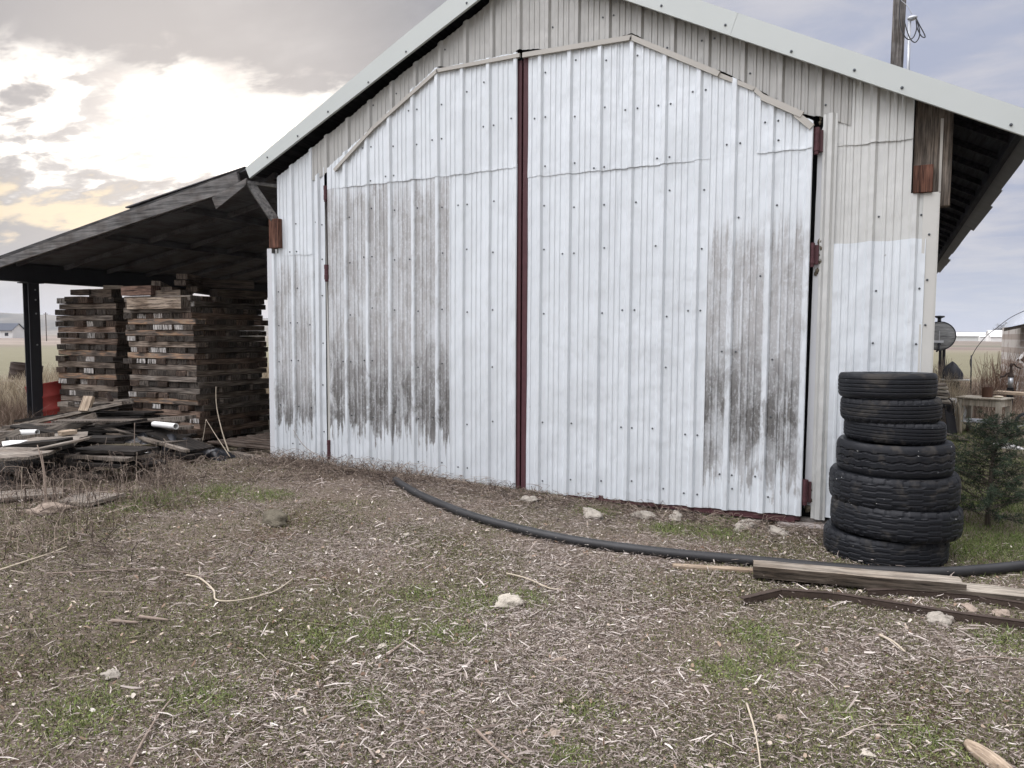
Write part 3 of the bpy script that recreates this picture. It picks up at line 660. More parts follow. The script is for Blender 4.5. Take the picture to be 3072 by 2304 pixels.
def stack(cx, cy, S, ang, nl, th, which, seed, z0=.03, white=(), heart=(), n=7, back=7, lean=0.0):
    rs = random.Random(seed); wd = S/n; var = {}
    R = Rz(ang)
    for l in range(nl):
        along_y = (l % 2 == 1); z = z0+th*(l+.5); fromtop = nl-l
        jx, jy = rs.uniform(-.02, .02)+lean*l*th, rs.uniform(-.02, .02)
        cnt = n if along_y else back
        for i in range(cnt):
            k = 'plain'
            if along_y and rs.random() < .16: k = 'white'
            if (not along_y) and i == 0 and l in heart: k = 'heart'
            if k not in var: var[k] = [timber_mesh(S*.995, wd-.008, th-.005, k == 'white', k == 'heart', q) for q in range(3)]
            o = bpy.data.objects.new('timber', rs.choice(var[k])); col.objects.link(o)
            u = -S/2+wd*(i+.5)
            sl_y = rs.uniform(-.04, .04)+(rs.choice((-.07, .06)) if rs.random() < .07 else 0)
            p = Vector((u, sl_y, 0)) if along_y else Vector((sl_y, u, 0))
            o.location = Vector((cx, cy, z))+R@(p+Vector((jx, jy, 0)))
            o.rotation_euler = (0, 0, ang+(math.pi/2 if along_y else 0)+(math.pi if rs.random() < .5 else 0)+rs.uniform(-.012, .012))
            b = rs.uniform(.38, 1.05); t_ = rs.choice(((1, 1, 1), (1.08, .93, .86), (1.0, .97, .94), (.98, 1.0, 1.02)))
            if not along_y and i == 0: b = rs.uniform(.8, 1.7)
            o.color = (b*t_[0], b*t_[1], b*t_[2], 1)
            if along_y: lb = 'timber showing its end %s from left, %s layer down in the %s stack' % (ORD[i+1], ORD[fromtop], which)
            else: lb = 'timber lying crosswise %s from front, %s layer down in the %s stack' % (ORD[i+1], ORD[fromtop], which)
            tag(o, lb, 'timber', 'timbers crossed in two stacks under the lean-to')
A2 = .04
stack(-5.86, .99, 1.34, A2, 25, .0800, 'nearer right', 11, .03, heart={6, 14, 18, 20}, lean=-.05)
stack(-8.18, 1.37, 1.38, A2, 22, .0925, 'farther left', 12, .03, heart={12, 8}, n=6, back=3, lean=.0)
def log_beam(A, B, wd, th, mt, name, label, cat, group=None, endm=None, bev=.006, jag=.0, twist=0.0, seed=0, segs=1, sag=0.0, col_=None, side=0):
    """a plank or beam as a top-level thing; local x runs along it, origin at its middle"""
    A, B = Vector(A), Vector(B); R = frame(A, B, (0, 0, 1), twist); L = (B-A).length; rs = random.Random(seed)
    mb = MB(); N = max(2, int(L/.12)) if segs == 1 else segs; W_ = 4
    xs = [-L/2+L*i/N for i in range(N+1)]; top = []; bo = []
    je = [[rs.uniform(-jag, jag) for _ in range(W_+1)] for _ in range(2)]
    e1 = [rs.uniform(-1, 1)*.02*wd*4 for _ in xs]; e2 = [rs.uniform(-1, 1)*.02*wd*4 for _ in xs]
    for i, x in enumerate(xs):
        for j in range(W_+1):
            f = j/W_; yy = -wd/2+wd*f+(e1[i]*(1-f)+e2[i]*f)*.5*(1 if jag else .3)
            xx = x+(je[0][j] if i == 0 else je[1][j] if i == N else 0)
            zz2 = -sag*(1-(2*x/L)**2)+(rs.uniform(-.002, .002) if jag else 0)
            mb.v.append(Vector((xx, yy, zz2+th/2))); mb.v.append(Vector((xx, yy, zz2-th/2)))
    q = lambda i, j, s: (i*(W_+1)+j)*2+s
    for i in range(N):
        for j in range(W_):
            mb.f.append((q(i, j, 0), q(i+1, j, 0), q(i+1, j+1, 0), q(i, j+1, 0))); mb.m.append(0)
            mb.f.append((q(i, j, 1), q(i, j+1, 1), q(i+1, j+1, 1), q(i+1, j, 1))); mb.m.append(0)
        mb.f.append((q(i, 0, 1), q(i+1, 0, 1), q(i+1, 0, 0), q(i, 0, 0))); mb.m.append(side)
        mb.f.append((q(i, W_, 0), q(i+1, W_, 0), q(i+1, W_, 1), q(i, W_, 1))); mb.m.append(side)
    for j in range(W_):
        mb.f.append((q(0, j, 1), q(0, j, 0), q(0, j+1, 0), q(0, j+1, 1))); mb.m.append(1)
        mb.f.append((q(N, j, 0), q(N, j, 1), q(N, j+1, 1), q(N, j+1, 0))); mb.m.append(1)
    o = mesh_obj(name, mb.v, mb.f, [mt, endm or mt], mb.m)
    o.matrix_world = Matrix.Translation((A+B)/2) @ R.to_4x4()
    if col_: o.color = (*col_, 1)
    return tag(o, label, cat, group)
def at(px, py, **k): return on_z(px, py, k['z']) if 'z' in k else (on_y(px, py, k['y']) if 'y' in k else on_x(px, py, k['x']))
G2 = 'loose timbers on top of the stacks'
for i, (a, b, wd, th, lb, c_) in enumerate((
    ((398, 912, .33), (560, 916, .33), .19, .16, 'thick pale grey squared beam lying along the top front of the nearer stack', (1.9, 1.85, 1.75)),
    ((378, 874, .36), (468, 880, .36), .16, .13, 'reddish brown split beam end overhanging the top left of the nearer stack', (1.1, .85, .8)),
    ((316, 862, .40), (376, 868, .55), .14, .05, 'thin grey plank reaching left from the nearer stack toward the farther one', (1.3, 1.3, 1.25)),
    ((468, 850, .40), (505, 853, 1.4), .12, .07, 'short grey block end sitting on the top middle of the nearer stack', (1.6, 1.55, 1.5)),
    ((500, 868, .36), (566, 870, .9), .15, .07, 'grey timber under the top two on the nearer stack', (1.0, .95, .9)),
    ((540, 848, .38), (640, 850, 1.3), .16, .07, 'brownish grey timber second from the very top of the nearer stack', (.9, .85, .82)),
    ((545, 829, .38), (640, 834, 1.4), .15, .075, 'brown grey timber lying highest of all on the nearer stack', (.8, .75, .72)),
    ((575, 868, .5), (660, 870, 1.4), .15, .08, 'dark timber at the right of the loose top row of the nearer stack', (.6, .55, .5)),
    ((600, 850, .9), (760, 862, 1.5), .20, .12, 'dark timber lying back under the roof on the nearer stack, long one', (.5, .46, .44)),
    ((470, 884, .45), (560, 886, .45), .20, .10, 'grey block wedged under the loose timbers at the nearer stack top', (.8, .76, .72)),
    ((640, 880, .8), (790, 888, 1.6), .20, .12, 'dark timber at the far right back of the nearer stack top', (.5, .46, .44)))):
    z_ = at(*a[:2], y=a[2]).z
    A = at(*a[:2], y=a[2]); B = at(*b[:2], y=b[2]); B.z = A.z
    log_beam(A, B, wd, th, M['timber'], 'timber', lb, 'timber', G2, M['end'], seed=i, col_=c_)
for i, (a, b, wd, th, lb, c_) in enumerate((
    ((207, 898, .72), (258, 898, .72), .15, .075, 'dark timber jutting out at the top left of the farther stack', (.6, .58, .55)),
    ((226, 878, .74), (282, 878, .74), .16, .085, 'dark timber forming the very top left corner of the farther stack', (.65, .62, .6)),
    ((283, 884, .78), (350, 884, .78), .18, .16, 'cracked grey beam piece on the top right of the farther stack', (.9, .86, .84)))):
    A = at(*a[:2], y=a[2]); B = at(*b[:2], y=b[2]); B.z = A.z
    log_beam(A, B, wd, th, M['timber'], 'timber', lb, 'timber', G2, M['end'], seed=20+i, col_=c_)

# ------------------------------------------------------------------ slatted pallet
mb = MB(); y0 = -.02
for i in range(9): mb.box((-4.05, y0+.10+i*.165, .085), (1.25, .085, .03), bev=.004)
pal = mb.build('pallet', wood('slat_wood', (.05, .038, .03), (.15, .12, .10), 'x', .8)); tag(pal, 'dark slatted wooden pallet on the ground between the timber stack and barn corner', 'pallet')
mb = MB()
for x in (-4.6, -4.05, -3.5): mb.box((x, .72, .03), (.07, 1.45, .06))
mb.build('runner', M['wooddark'], pal)
log_beam(at(700, 1362, z=.02), at(822, 1392, z=.02), .09, .07, M['postwood'], 'kerb_board', 'short grey board lying along the front edge of the slatted pallet', 'board', seed=3)

# ------------------------------------------------------------------ junk pile at the left
PG = 'boards of the tumbled wood pile'
M['mossboard'] = simple('mossy_board', (.10, .085, .055), .95, 0, .6, 16, .01)
def pile(*a): pass
heap = MB()
_hx, _hy = -6.3, -1.35
pl_ = [
 # a (px,py,Y)      b            wd   th   mat     label
 ((-60,1302,-.75),(383,1207,-.35),.20,.045,'woodgrey','longest weathered plank on top of the pile, its raised end by the timber stack'),
 ((60,1262,-.45),(345,1222,-.15),.18,.035,'woodblack','dark plank just behind and below the longest plank of the pile'),
 ((108,1310,-1.1),(288,1252,-.8),.12,.12,'woodgrey','thick squared timber lying slanted in the middle of the pile'),
 ((250,1238,-.2),(460,1239,-.2),.30,.03,'woodblack','dark plank pointing right toward the timber stack, upper of four'),
 ((262,1252,-.35),(452,1250,-.25),.28,.03,'woodblack','dark plank pointing right toward the timber stack, second of four'),
 ((250,1266,-.5),(425,1262,-.35),.28,.03,'woodblack','dark plank pointing right toward the timber stack, third of four'),
 ((270,1284,-.6),(440,1278,-.5),.30,.03,'woodblack','dark plank pointing right toward the timber stack, lowest of four'),
 ((350,1256,-.5),(608,1350,-.7),.34,.03,'woodblack','broad black board sloping down right in front of the timber stack'),
 ((290,1275,-.8),(560,1352,-.95),.05,.035,'woodgrey','thin curved grey lath lying over the sloping black board'),
 ((200,1300,-1.2),(420,1262,-.9),.22,.03,'woodblack','dark board under the squared timber in the pile'),
 ((-20,1330,-1.7),(60,1300,-1.5),.13,.12,'woodgrey','thick grey beam end at the left edge above the plywood'),
 ((42,1320,-1.8),(150,1309,-1.7),.10,.08,'postwood','short dark grey beam between white pipe and the plywood'),
 ((-40,1380,-2.6),(262,1316,-2.0),.16,.02,'woodgrey','narrow peeling strip of plywood along the back of the pale sheet'),
 ((0,1350,-2.3),(200,1330,-2.0),.30,.10,'woodblack','black rotten board hidden beneath the pale plywood sheet'),
 ((255,1345,-1.9),(440,1352,-1.7),.35,.03,'woodblack','rotten brown layer in the crumbling front edge of the pile, highest'),
 ((240,1362,-1.95),(420,1372,-1.8),.35,.03,'postwood','rotten brown layer in the crumbling front edge of the pile, middle'),
 ((210,1380,-2.0),(400,1392,-1.85),.35,.03,'woodblack','rotten brown layer in the crumbling front edge of the pile, lowest'),
 ((230,1215,.0),(395,1198,.2),.10,.03,'woodgrey','thin grey board edge showing just above the longest plank'),
 ((480,1330,-.95),(600,1318,-.3),.14,.025,'postwood','flat grey scrap at the foot of the nearer timber stack'),
]
for i, (a, b, wd, th, mt, lb) in enumerate(pl_):
    log_beam(at(a[0], a[1], y=a[2]), at(b[0], b[1], y=b[2]), wd, th, M[mt], 'plank', lb, 'plank', PG, seed=40+i, jag=.03)
log_beam(at(252, 1234, y=-.55), at(268, 1190, y=-.45), .14, .05, M['woodpale'], 'board_offcut', 'short pale offcut standing tilted on top of the pile', 'offcut', seed=70)
log_beam(at(183, 1212, y=-.2), at(214, 1212, y=-.2), .10, .07, M['woodgrey'], 'board_offcut', 'small grey block behind the pile in front of the farther timber stack', 'offcut', seed=71)
log_beam(at(322, 1180, y=-.3), at(334, 1203, y=-.3), .06, .03, M['darkrust'], 'board_offcut', 'dark broken scrap leaning against the gap between the two timber stacks', 'offcut', seed=72)
# plywood sheet: irregular outline
pts = [on_z(x, y, .34) for x, y in ((-160, 1385), (0, 1343), (80, 1316), (170, 1300), (264, 1294), (262, 1307), (240, 1313), (222, 1331), (196, 1336), (150, 1356), (90, 1369), (0, 1375), (-160, 1400))]
mb = MB(); mb.extrude(pts, (0, 0, -.03)); o = mb.build('plywood_sheet', M['woodgrey']); tag(o, 'large pale weathered plywood sheet with a ragged right end lying on the pile', 'plywood')
pts = [on_z(x, y, .20) for x, y in ((262, 1332), (315, 1314), (470, 1316), (528, 1324), (425, 1336), (300, 1336))]
mb = MB(); mb.extrude(pts, (0, 0, -.03)); o = mb.build('leafy_board', M['mossboard']); tag(o, 'flat board covered in moss and dead leaves at the front of the pile', 'board')
log_beam(at(180, 1301, z=.37), at(224, 1294, z=.38), .12, .045, M['woodpale'], 'board_offcut', 'small pale split offcut lying on the plywood sheet', 'offcut', seed=73, jag=.02)
def pipe_thing(A, B, r, name, label, cat, mt, wall=.006):
    A, B = Vector(A), Vector(B); R = frame(A, B); L = (B-A).length; mb = MB()
    ax = R@Matrix.Rotation(math.pi/2, 3, 'Y')
    mb.lathe([(r-wall, -L/2), (r, -L/2), (r, L/2), (r-wall, L/2), (r-wall, -L/2)], (A+B)/2, 20, 0, ax)
    o = mb.build(name, mt, smooth=False); return tag(o, label, cat)
pipe_thing(at(462, 1272, y=-.6), at(528, 1279, y=-.68), .036, 'white_pipe', 'white plastic pipe with an open end in front of the nearer timber stack', 'pipe', M['whiteplastic'])
pipe_thing(at(62, 1298, y=-1.5), at(112, 1297, y=-1.45), .035, 'white_pipe', 'white plastic pipe piece lying across the left part of the pile', 'pipe', M['whiteplastic'])
mb = MB(); mb.extrude([on_z(x, y, .36) for x, y in ((5, 1325), (30, 1321), (84, 1320), (60, 1329), (8, 1337))], (0, 0, -.01)); tag(mb.build('plastic_scrap', M['whiteplastic']), 'white plastic panel scrap at the left edge on the plywood', 'scrap')
def crumple(c, sx, sy, h, mt, name, label, cat, seed):
    rs = random.Random(seed); N = 16; v = []; f = []; ph = [rs.uniform(0, 6) for _ in range(8)]
    for i in range(N+1):
        for j in range(N+1):
            u, w_ = i/N*2-1, j/N*2-1; rr = max(abs(u), abs(w_))
            e = 1+.15*math.sin(3*math.atan2(w_, u)+ph[4])
            z = max(0, 1-rr**1.6)*(.65+.35*abs(math.sin(4*u+ph[0]+2*math.sin(3*w_+ph[1]))))+.12*abs(math.sin(9*u+ph[2]+4*w_))*(1-rr)
            v.append((c[0]+u*sx*e, c[1]+w_*sy*e, c[2]+h*z))
    for i in range(N):
        for j in range(N): a = i*(N+1)+j; f.append((a, a+N+1, a+N+2, a+1))
    o = mesh_obj(name, v, f, mt, None, None, True); return tag(o, label, cat)
p = on_z(435, 1375, 0); crumple(p, .30, .26, .30, M['blackplastic'], 'plastic_sheet', 'crumpled glossy black plastic stuffed under the front of the wood pile', 'plastic sheet', 1)
p = on_z(515, 1372, 0); crumple(p, .42, .22, .28, M['steel'], 'plastic_sheet', 'dull dark grey plastic mound right of the glossy black plastic', 'plastic sheet', 2)
p = on_z(640, 1372, 0); crumple(p, .28, .16, .12, M['blackplastic'], 'plastic_sheet', 'low black plastic scrap beside the pallet at the corner of the stack', 'plastic sheet', 3)
mb = MB(); mb.extrude([on_z(x, y, .24) for x, y in ((410, 1347), (447, 1353), (428, 1364))], (0, 0, -.006)); tag(mb.build('white_scrap', M['whiteplastic']), 'small white triangular scrap on the black plastic under the pile', 'scrap')
# dark rotten core of the pile, built as layered boards lying low
rs = random.Random(21)
for i in range(46):
    t_ = rs.random(); px = rs.uniform(-60, 520); hmax = .36*math.exp(-((px-300)/230.0)**2)+.10
    z = rs.uniform(.04, 1)*hmax; Yc = -1.9+1.7*(px+60)/580+rs.uniform(-.35, .55)-.5*(1-z/hmax)
    c = on_y(px, 1300, Yc); c.z = z; L = rs.uniform(.7, 1.9); a = rs.gauss(.18, .30); sl_r = rs.uniform(-.10, .10)
    d = Vector((math.cos(a), math.sin(a), sl_r))*L/2
    if c.x+abs(d.x) > -4.55 and c.y > -.4: continue
    log_beam(c-d, c+d, rs.uniform(.12, .30), rs.uniform(.018, .045), M['woodblack'] if rs.random() < .78 else M['postwood'], 'plank', 'dark rotten plank half hidden in the middle of the tumbled board pile', 'plank', 'rotten planks in the core of the pile', seed=90+i, jag=.05)
# boards flat on the ground in front
for i, (a, b, wd, lb) in enumerate((((-60, 1478), (40, 1458), .30, 'grey board end at the left edge lying on the ground before the pile'),
    ((-40, 1492), (200, 1474), .34, 'wide flat grey board half buried in weeds before the pile'),
    ((215, 1512), (318, 1482), .36, 'flat grey board with a slanted end beside the green moss patch'))):
    log_beam(on_z(*a, .035), on_z(*b, .035), wd, .03, M['woodgrey'], 'ground_board', lb, 'board', 'boards lying flat on the ground by the pile', seed=110+i, jag=.04)

# ------------------------------------------------------------------ drums
def drum(px, py, y, r, h, mt, lid, label, tilt=(0, 0)):
    p = on_y(px, py, y); t_ = thing('oil_drum', label, 'drum', (p.x, p.y, p.z)); mb = MB()
    prof = [(0, 0), (r, 0), (r+.008, .01), (r, .02)]
    for k in (.33, .66): prof += [(r, h*k-.02), (r+.012, h*k), (r, h*k+.02)]
    prof += [(r, h-.02), (r+.01, h-.005), (r, h), (r-.012, h-.01), (r-.015, h-.06)]
    R = Matrix.Rotation(tilt[0], 3, 'X')@Matrix.Rotation(tilt[1], 3, 'Y')
    mb.lathe(prof, (0, 0, 0), 36, 0, R); mb.build('shell', mt, t_, True, world=False)
    if lid:
        mb = MB(); mb.lathe([(0, 0), (r-.014, 0), (r-.014, .004), (0, .004)], R@Vector((0, 0, h-.02)), 36, 0, R); mb.build('lid', lid, t_, world=False)
    return t_
M['redpaint'] = simple('faded_red_paint', (.25, .035, .028), .6, .1, .35, 7, .002)
M['lidtan'] = simple('dusty_lid', (.52, .46, .36), .8, 0, .15, 6)
drum(166, 1266, .75, .30, .66, M['redpaint'], M['lidtan'], 'faded red steel drum with a pale lid between the post and timber stack', (.10, -.16))
drum(74, 1140, 4.5, .36, .42, M['darkrust'], None, 'rusty brown open drum half sunk in the dry weeds left of the post', (-.12, .12))

# ------------------------------------------------------------------ tyres
def tyre(cx, cy, zb, R, wd, kind, label, seed, tilt=0.0):
    NT_, NW = (168, 26); hole = R*.55 if kind != 'small' else R*.60; v = []; f = []
    prof = []                                                   # (radius, height, tread weight, u)
    for i in range(NW+1):
        u = i/NW*2-1; e = abs(u)**6; prof.append((R-.014*e*R/.4-.003*u*u, wd*.465*u, 1.0, u))
    top = [(R*.945, wd*.495, 0, 0), (R*.88, wd*.50, 0, 0), (R*.78, wd*.475, 0, 0), (R*.68, wd*.41, 0, 0), (hole*1.04, wd*.36, 0, 0), (hole, wd*.33, 0, 0), (hole*1.0, wd*.27, 0, 0), (hole*1.12, wd*.25, 0, 0), (R*.80, wd*.38, 0, 0), (R*.93, wd*.28, 0, 0)]
    full = [(r, -h, w_, u) for r, h, w_, u in reversed(top)]+prof+top
    full = full+[full[0]]
    rs = random.Random(seed); ph = rs.uniform(0, 6)
    for k, (r, h, w_, u) in enumerate(full):
        for j in range(NT_):
            th = 2*math.pi*j/NT_; d = 0
            if w_:
                if kind == 'block':
                    zig = .07*(1 if (j % 12) < 6 else -1)
                    for c in (-.58, -.2, .2, .58):
                        if abs(u-c-zig) < .045: d = .0035
                    if abs(u) > .62 and (j+int(u > 0)*3) % 7 < 2: d = .006
                elif kind == 'zig':
                    zig = .05*math.sin(th*NT_/8*1.0)
                    for c in (-.5, 0, .5):
                        if abs(u-c-zig) < .05: d = .008
                else:
                    for c in (-.55, -.18, .18, .55):
                        if abs(u-c) < .045: d = .006
                    if kind == 'mid' and abs(u) > .7 and j % 5 == 0: d = .005
            rr = r-d+.0015*math.sin(5*th+ph)
            v.append((rr*math.cos(th), rr*math.sin(th), h+wd/2))
    n_ = len(full)
    for k in range(n_-1):
        for j in range(NT_): q = (j+1) % NT_; f.append((k*NT_+j, k*NT_+q, (k+1)*NT_+q, (k+1)*NT_+j))
    o = mesh_obj('tyre', v, f, M['tyre']); o.location = (cx, cy, zb); o.rotation_euler = (tilt, rs.uniform(-.012, .012), rs.uniform(0, 6))
    return tag(o, label, 'tyre', 'tyres stacked against the barn')
n = mat('tyre_rubber', .6, 0, .25); o_ = n.obj
dust = n.noise(o_, 3.0, 6, .65, .5); fine = n.noise(o_, 60, 3)
c = n.mix(fine, (.006, .007, .0095), (.013, .0145, .018)); c = n.mix(n.ss(dust, .56, .66, 0, .5), c, (.075, .068, .058))
spk = n.noise(o_, 26, 2, .5); c = n.mix(n.ss(spk, .755, .77), c, (.5, .5, .48)); setc(n, c); bump(n, n.noise(o_, 30, 4), .003)
n.l.new(n.ss(dust, .4, .7, .45, .8), n.b.inputs['Roughness']); M['tyre'] = n.mt
zb_ = float(gz(3.2, -.6))-.005; ty = []
for wd, R, dx, kind, lb in ((.195, .415, -.01, 'block', 'bottom tyre of the stack, wide truck tread resting on the ground'),
    (.215, .432, .045, 'block', 'second tyre from the ground with a chunky chipped truck tread'),
    (.225, .43, .03, 'block', 'third tyre from the ground, its blocky tread speckled with white droppings'),
    (.225, .385, .03, 'zig', 'fourth tyre from the ground, worn grey with wavy tread grooves'),
    (.145, .335, .02, 'mid', 'third tyre from the top, narrow car tyre with straight grooves'),
    (.165, .332, -.01, 'mid', 'second tyre from the top with a dusty tan patch on its tread'),
    (.175, .325, -.035, 'small', 'topmost tyre, smooth black car tyre with its open hole showing')):
    tyre(3.235+dx, -.60+random.uniform(-.015, .015), zb_, R, wd, kind, lb, int(wd*1000)+int(R*1000), .02); zb_ += wd*.995

# ------------------------------------------------------------------ hose pipe, boards and steel in the yard
pp = [(1187, 1441), (1241, 1475), (1322, 1511), (1431, 1553), (1600, 1596), (1781, 1630), (2022, 1661), (2263, 1684), (2498, 1703), (2680, 1715), (2815, 1718), (2950, 1711), (3072, 1698), (3250, 1680)]
P_ = []
for px, py in pp:
    q = on_z(px, py, 0)
    for _ in range(3): q = on_z(px, py, float(gz(q.x, q.y))+.036)
    P_.append(q)
def catmull(P, k=6):
    out = []
    for i in range(len(P)-1):
        p0, p1, p2, p3 = P[max(i-1, 0)], P[i], P[i+1], P[min(i+2, len(P)-1)]
        for j in range(k):
            t_ = j/k; out.append(.5*((2*p1)+(p2-p0)*t_+(2*p0-5*p1+4*p2-p3)*t_*t_+(3*p1-p0-3*p2+p3)*t_**3))
    return out+[P[-1]]
M['hose'] = simple('dusty_black_pipe', (.022, .022, .023), .5, 0, .75, 5, .002, .4)
for q_i in range(1, len(P_)-1): P_[q_i] = P_[q_i]+Vector((0, random.uniform(-.012, .012), 0))
mb = MB(); mb.tube(catmull(P_), .037, 16); o = mb.build('black_hose', M['hose'], None, True); tag(o, 'thick black plastic pipe curving across the yard in front of the doors', 'pipe')
def gpt(px, py, dz=0):
    q = on_z(px, py, 0)
    for _ in range(4): q = on_z(px, py, float(gz(q.x, q.y))+dz)
    return q
M['plankyard'] = wood('yard_plank', (.20, .18, .15), (.46, .41, .34), 'x', 1.0, .9)
M['plankshade'] = wood('plank_shaded_edge', (.05, .042, .033), (.15, .125, .10), 'x', 1.0, .9)  # darker wood for plank sides and ends: their shade put into the colour
log_beam(gpt(2258, 1705, .06), gpt(2885, 1760, .06), .15, .075, M['plankyard'], 'yard_plank', 'thick pale weathered plank lying along the black pipe before the tyres', 'plank', None, M['plankshade'], seed=5, jag=.008, side=1)
log_beam(gpt(2720, 1757, .03), gpt(3200, 1806, .03), .17, .06, M['plankyard'], 'yard_plank', 'second plank running off the right edge beyond the first one', 'plank', None, M['plankshade'], seed=6, jag=.008, side=1)
log_beam(gpt(2020, 1697, .015), gpt(2262, 1712, .015), .06, .02, M['woodpale'], 'lath', 'thin pinkish lath on the ground left of the thick plank', 'lath', seed=7, jag=.01)
def flat_bar(pts, h, th, label, ends=True):
    mb = MB(); P = [gpt(x, y, -.004) for x, y in pts]
    for a, b in zip(P[:-1], P[1:]):
        d = Vector((b.x-a.x, b.y-a.y, 0)).normalized(); nn = Vector((-d.y, d.x, 0))*th
        mb.extrude([a, b, b+Vector((0, 0, h)), a+Vector((0, 0, h))], nn)
        w3 = Vector((-d.y, d.x, 0))*(h*.8); mb.extrude([a+Vector((0, 0, h)), b+Vector((0, 0, h)), b+w3+Vector((0, 0, h)), a+w3+Vector((0, 0, h))], (0, 0, -th))
    return tag(mb.build('steel_bar', M['barsteel']), label, 'steel bar')
flat_bar([(2232, 1822), (2345, 1795), (2500, 1806), (2700, 1838), (2880, 1868), (3150, 1905)], .052, .006, 'long rusty angle bar with a bent left end, nearest the viewer')
flat_bar([(2604, 1793), (2700, 1790), (2900, 1806), (3150, 1846)], .045, .006, 'shorter rusty bar lying between the planks and the long bent bar')
SG = 'loose stones around the yard'
M['stonepale'] = simple('pale_stone', (.46, .42, .35), .95, 0, .3, 16, .012)
def stone(px, py, r, sq, mt, label, seed, name='stone', cat='stone', g=SG, sink=.78):
    p = gpt(px, py); mb = MB(); blob(mb, (0, 0, 0), r, 26, 0, sq, .20, seed)
    rs_ = random.Random(seed)
    for j_, v_ in enumerate(mb.v): mb.v[j_] = v_*(1+.05*math.sin(v_.x*90+seed)*math.sin(v_.y*80+v_.z*70)+rs_.uniform(-.02, .02))
    o = mb.build(name, mt, None, True, world=False)
    o.location = (p.x, p.y, p.z+r*sq[2]*(1-sink)); o.rotation_euler = (0, 0, seed*1.3); return tag(o, label, cat, g)
M['stonepink'] = simple('pale_pink_stone', (.32, .26, .21), .95, 0, .4, 14, .010)
for i, (px, py, r, sq, mt, lb) in enumerate((
    (1525, 1812, .095, (1, .8, .4), 'stonepale', 'flat pale tan stone in the middle of the yard'),
    (828, 1570, .15, (1, .6, .55), 'stonebrown', 'rounded brown stone on the bare dirt left of centre'),
    (2817, 1865, .075, (1, .7, .5), 'stone', 'pale knobbly stone touching the long rusty bar'),
    (2905, 1829, .055, (1.1, .6, .45), 'stonepink', 'small tan stone between the two rusty bars'),
    (3003, 1845, .05, (1, .7, .5), 'stonepink', 'small pinkish stone at the right between the rusty bars'),
    (150, 1537, .17, (1, .6, .35), 'stonepink', 'large pinkish slab of stone among the weeds at the left'),
    (333, 2029, .055, (1, .7, .4), 'stone', 'smooth grey stone in the grass at lower left'),
    (1680, 1983, .04, (1, .5, .4), 'stonepink', 'little cream stone right of centre in the yard'),
    (1775, 1548, .12, (1.3, .6, .4), 'stone', 'chalky rubble lump under the left part of the right door'),
    (1930, 1552, .11, (1, .6, .4), 'stone', 'chalky rubble lump under the middle of the right door'),
    (2030, 1556, .10, (1.3, .6, .45), 'stone', 'chalky rubble lump just right of the middle one under the door'),
    (1588, 1503, .085, (1, .6, .45), 'stone', 'pale rubble lump where the two door leaves meet'),
    (2240, 1582, .12, (1.4, .5, .4), 'stone', 'low chalky rubble near the right end of the door'),
    (2330, 1598, .09, (1.2, .6, .4), 'stone', 'small chalky rubble between door end and the tyres'),
    (2345, 2158, .03, (1, .8, .5), 'stonepink', 'tiny cream pebble at the lower right of the yard'),
    (1665, 2205, .035, (1, .8, .5), 'stonepink', 'tiny pinkish pebble at the bottom of the yard'))):
    stone(px, py, r, sq, M[mt], lb, i+1)
p = gpt(2965, 2290); mb = MB(); blob(mb, (0, 0, 0), .06, 20, 0, (2.0, .62, .5), .06, 3); o = mb.build('driftwood', M['woodpale'], None, True, world=False); o.location = (p.x, p.y, p.z+.02); o.rotation_euler = (0, 0, -.9)
tag(o, 'smooth tan chunk of wood at the bottom right corner of the yard', 'wood')

# ------------------------------------------------------------------ utility pole with service mast behind the barn
Yp = 14.6
a, b = on_y(2690, 205, Yp), on_y(2702, -60, Yp); r0 = (on_y(2712, 195, Yp).x-on_y(2671, 195, Yp).x)/2
pole = thing('utility_pole', 'weathered square utility pole with a metal service mast standing behind the barn roof', 'pole', (a.x, a.y, 0))
mb = MB(); d = (b-a).normalized(); base = a-d*(a.z/d.z); top = a+d*3.2/d.z; Rp = frame(base, top, (0, 1, 0)); mb.box((base+top)/2, ((top-base).length, r0*1.9, r0*1.9), Rp, bev=.05)
mb.build('shaft', wood('pole_wood', (.07, .065, .062), (.20, .19, .18), 'z', .35), pole)
mb = MB(); c0 = on_y(2724, 215, Yp-.35); c1 = on_y(2729, 62, Yp-.35); cz0 = Vector((c0.x, c0.y, 0)); mb.tube([cz0, c0, c1], .035, 12); mb.build('conduit', M['galv'], pole, True)
mb = MB(); q = on_y(2737, 54, Yp-.35)
blob(mb, q, .10, 14, 0, (1.15, .8, .62), .05, 4); mb.build('weatherhead', M['galv'], pole, True)
def wire(name, pts, Y, r, parent, mt):
    P = catmull([on_y(x, y, Y) for x, y in pts], 8); mb = MB(); mb.tube(P, r, 6); return mb.build(name, mt, parent, True)
for pts in (((2704, -20), (2698, 30), (2701, 75), (2712, 105), (2724, 118), (2738, 114), (2746, 100), (2750, 82), (2748, 60)),
            ((2712, 60), (2722, 95), (2732, 118), (2745, 127), (2756, 115), (2759, 95), (2752, 65), (2746, 52)),
            ((2748, 54), (2760, 78), (2772, 100), (2775, 112), (2764, 108), (2752, 85), (2749, 62))):
    wire('wire', pts, Yp-.45, .013, pole, M['blackplastic'])
wire('wire', ((2702, 0), (2722, 18), (2735, 42)), Yp-.4, .008, pole, M['galv'])

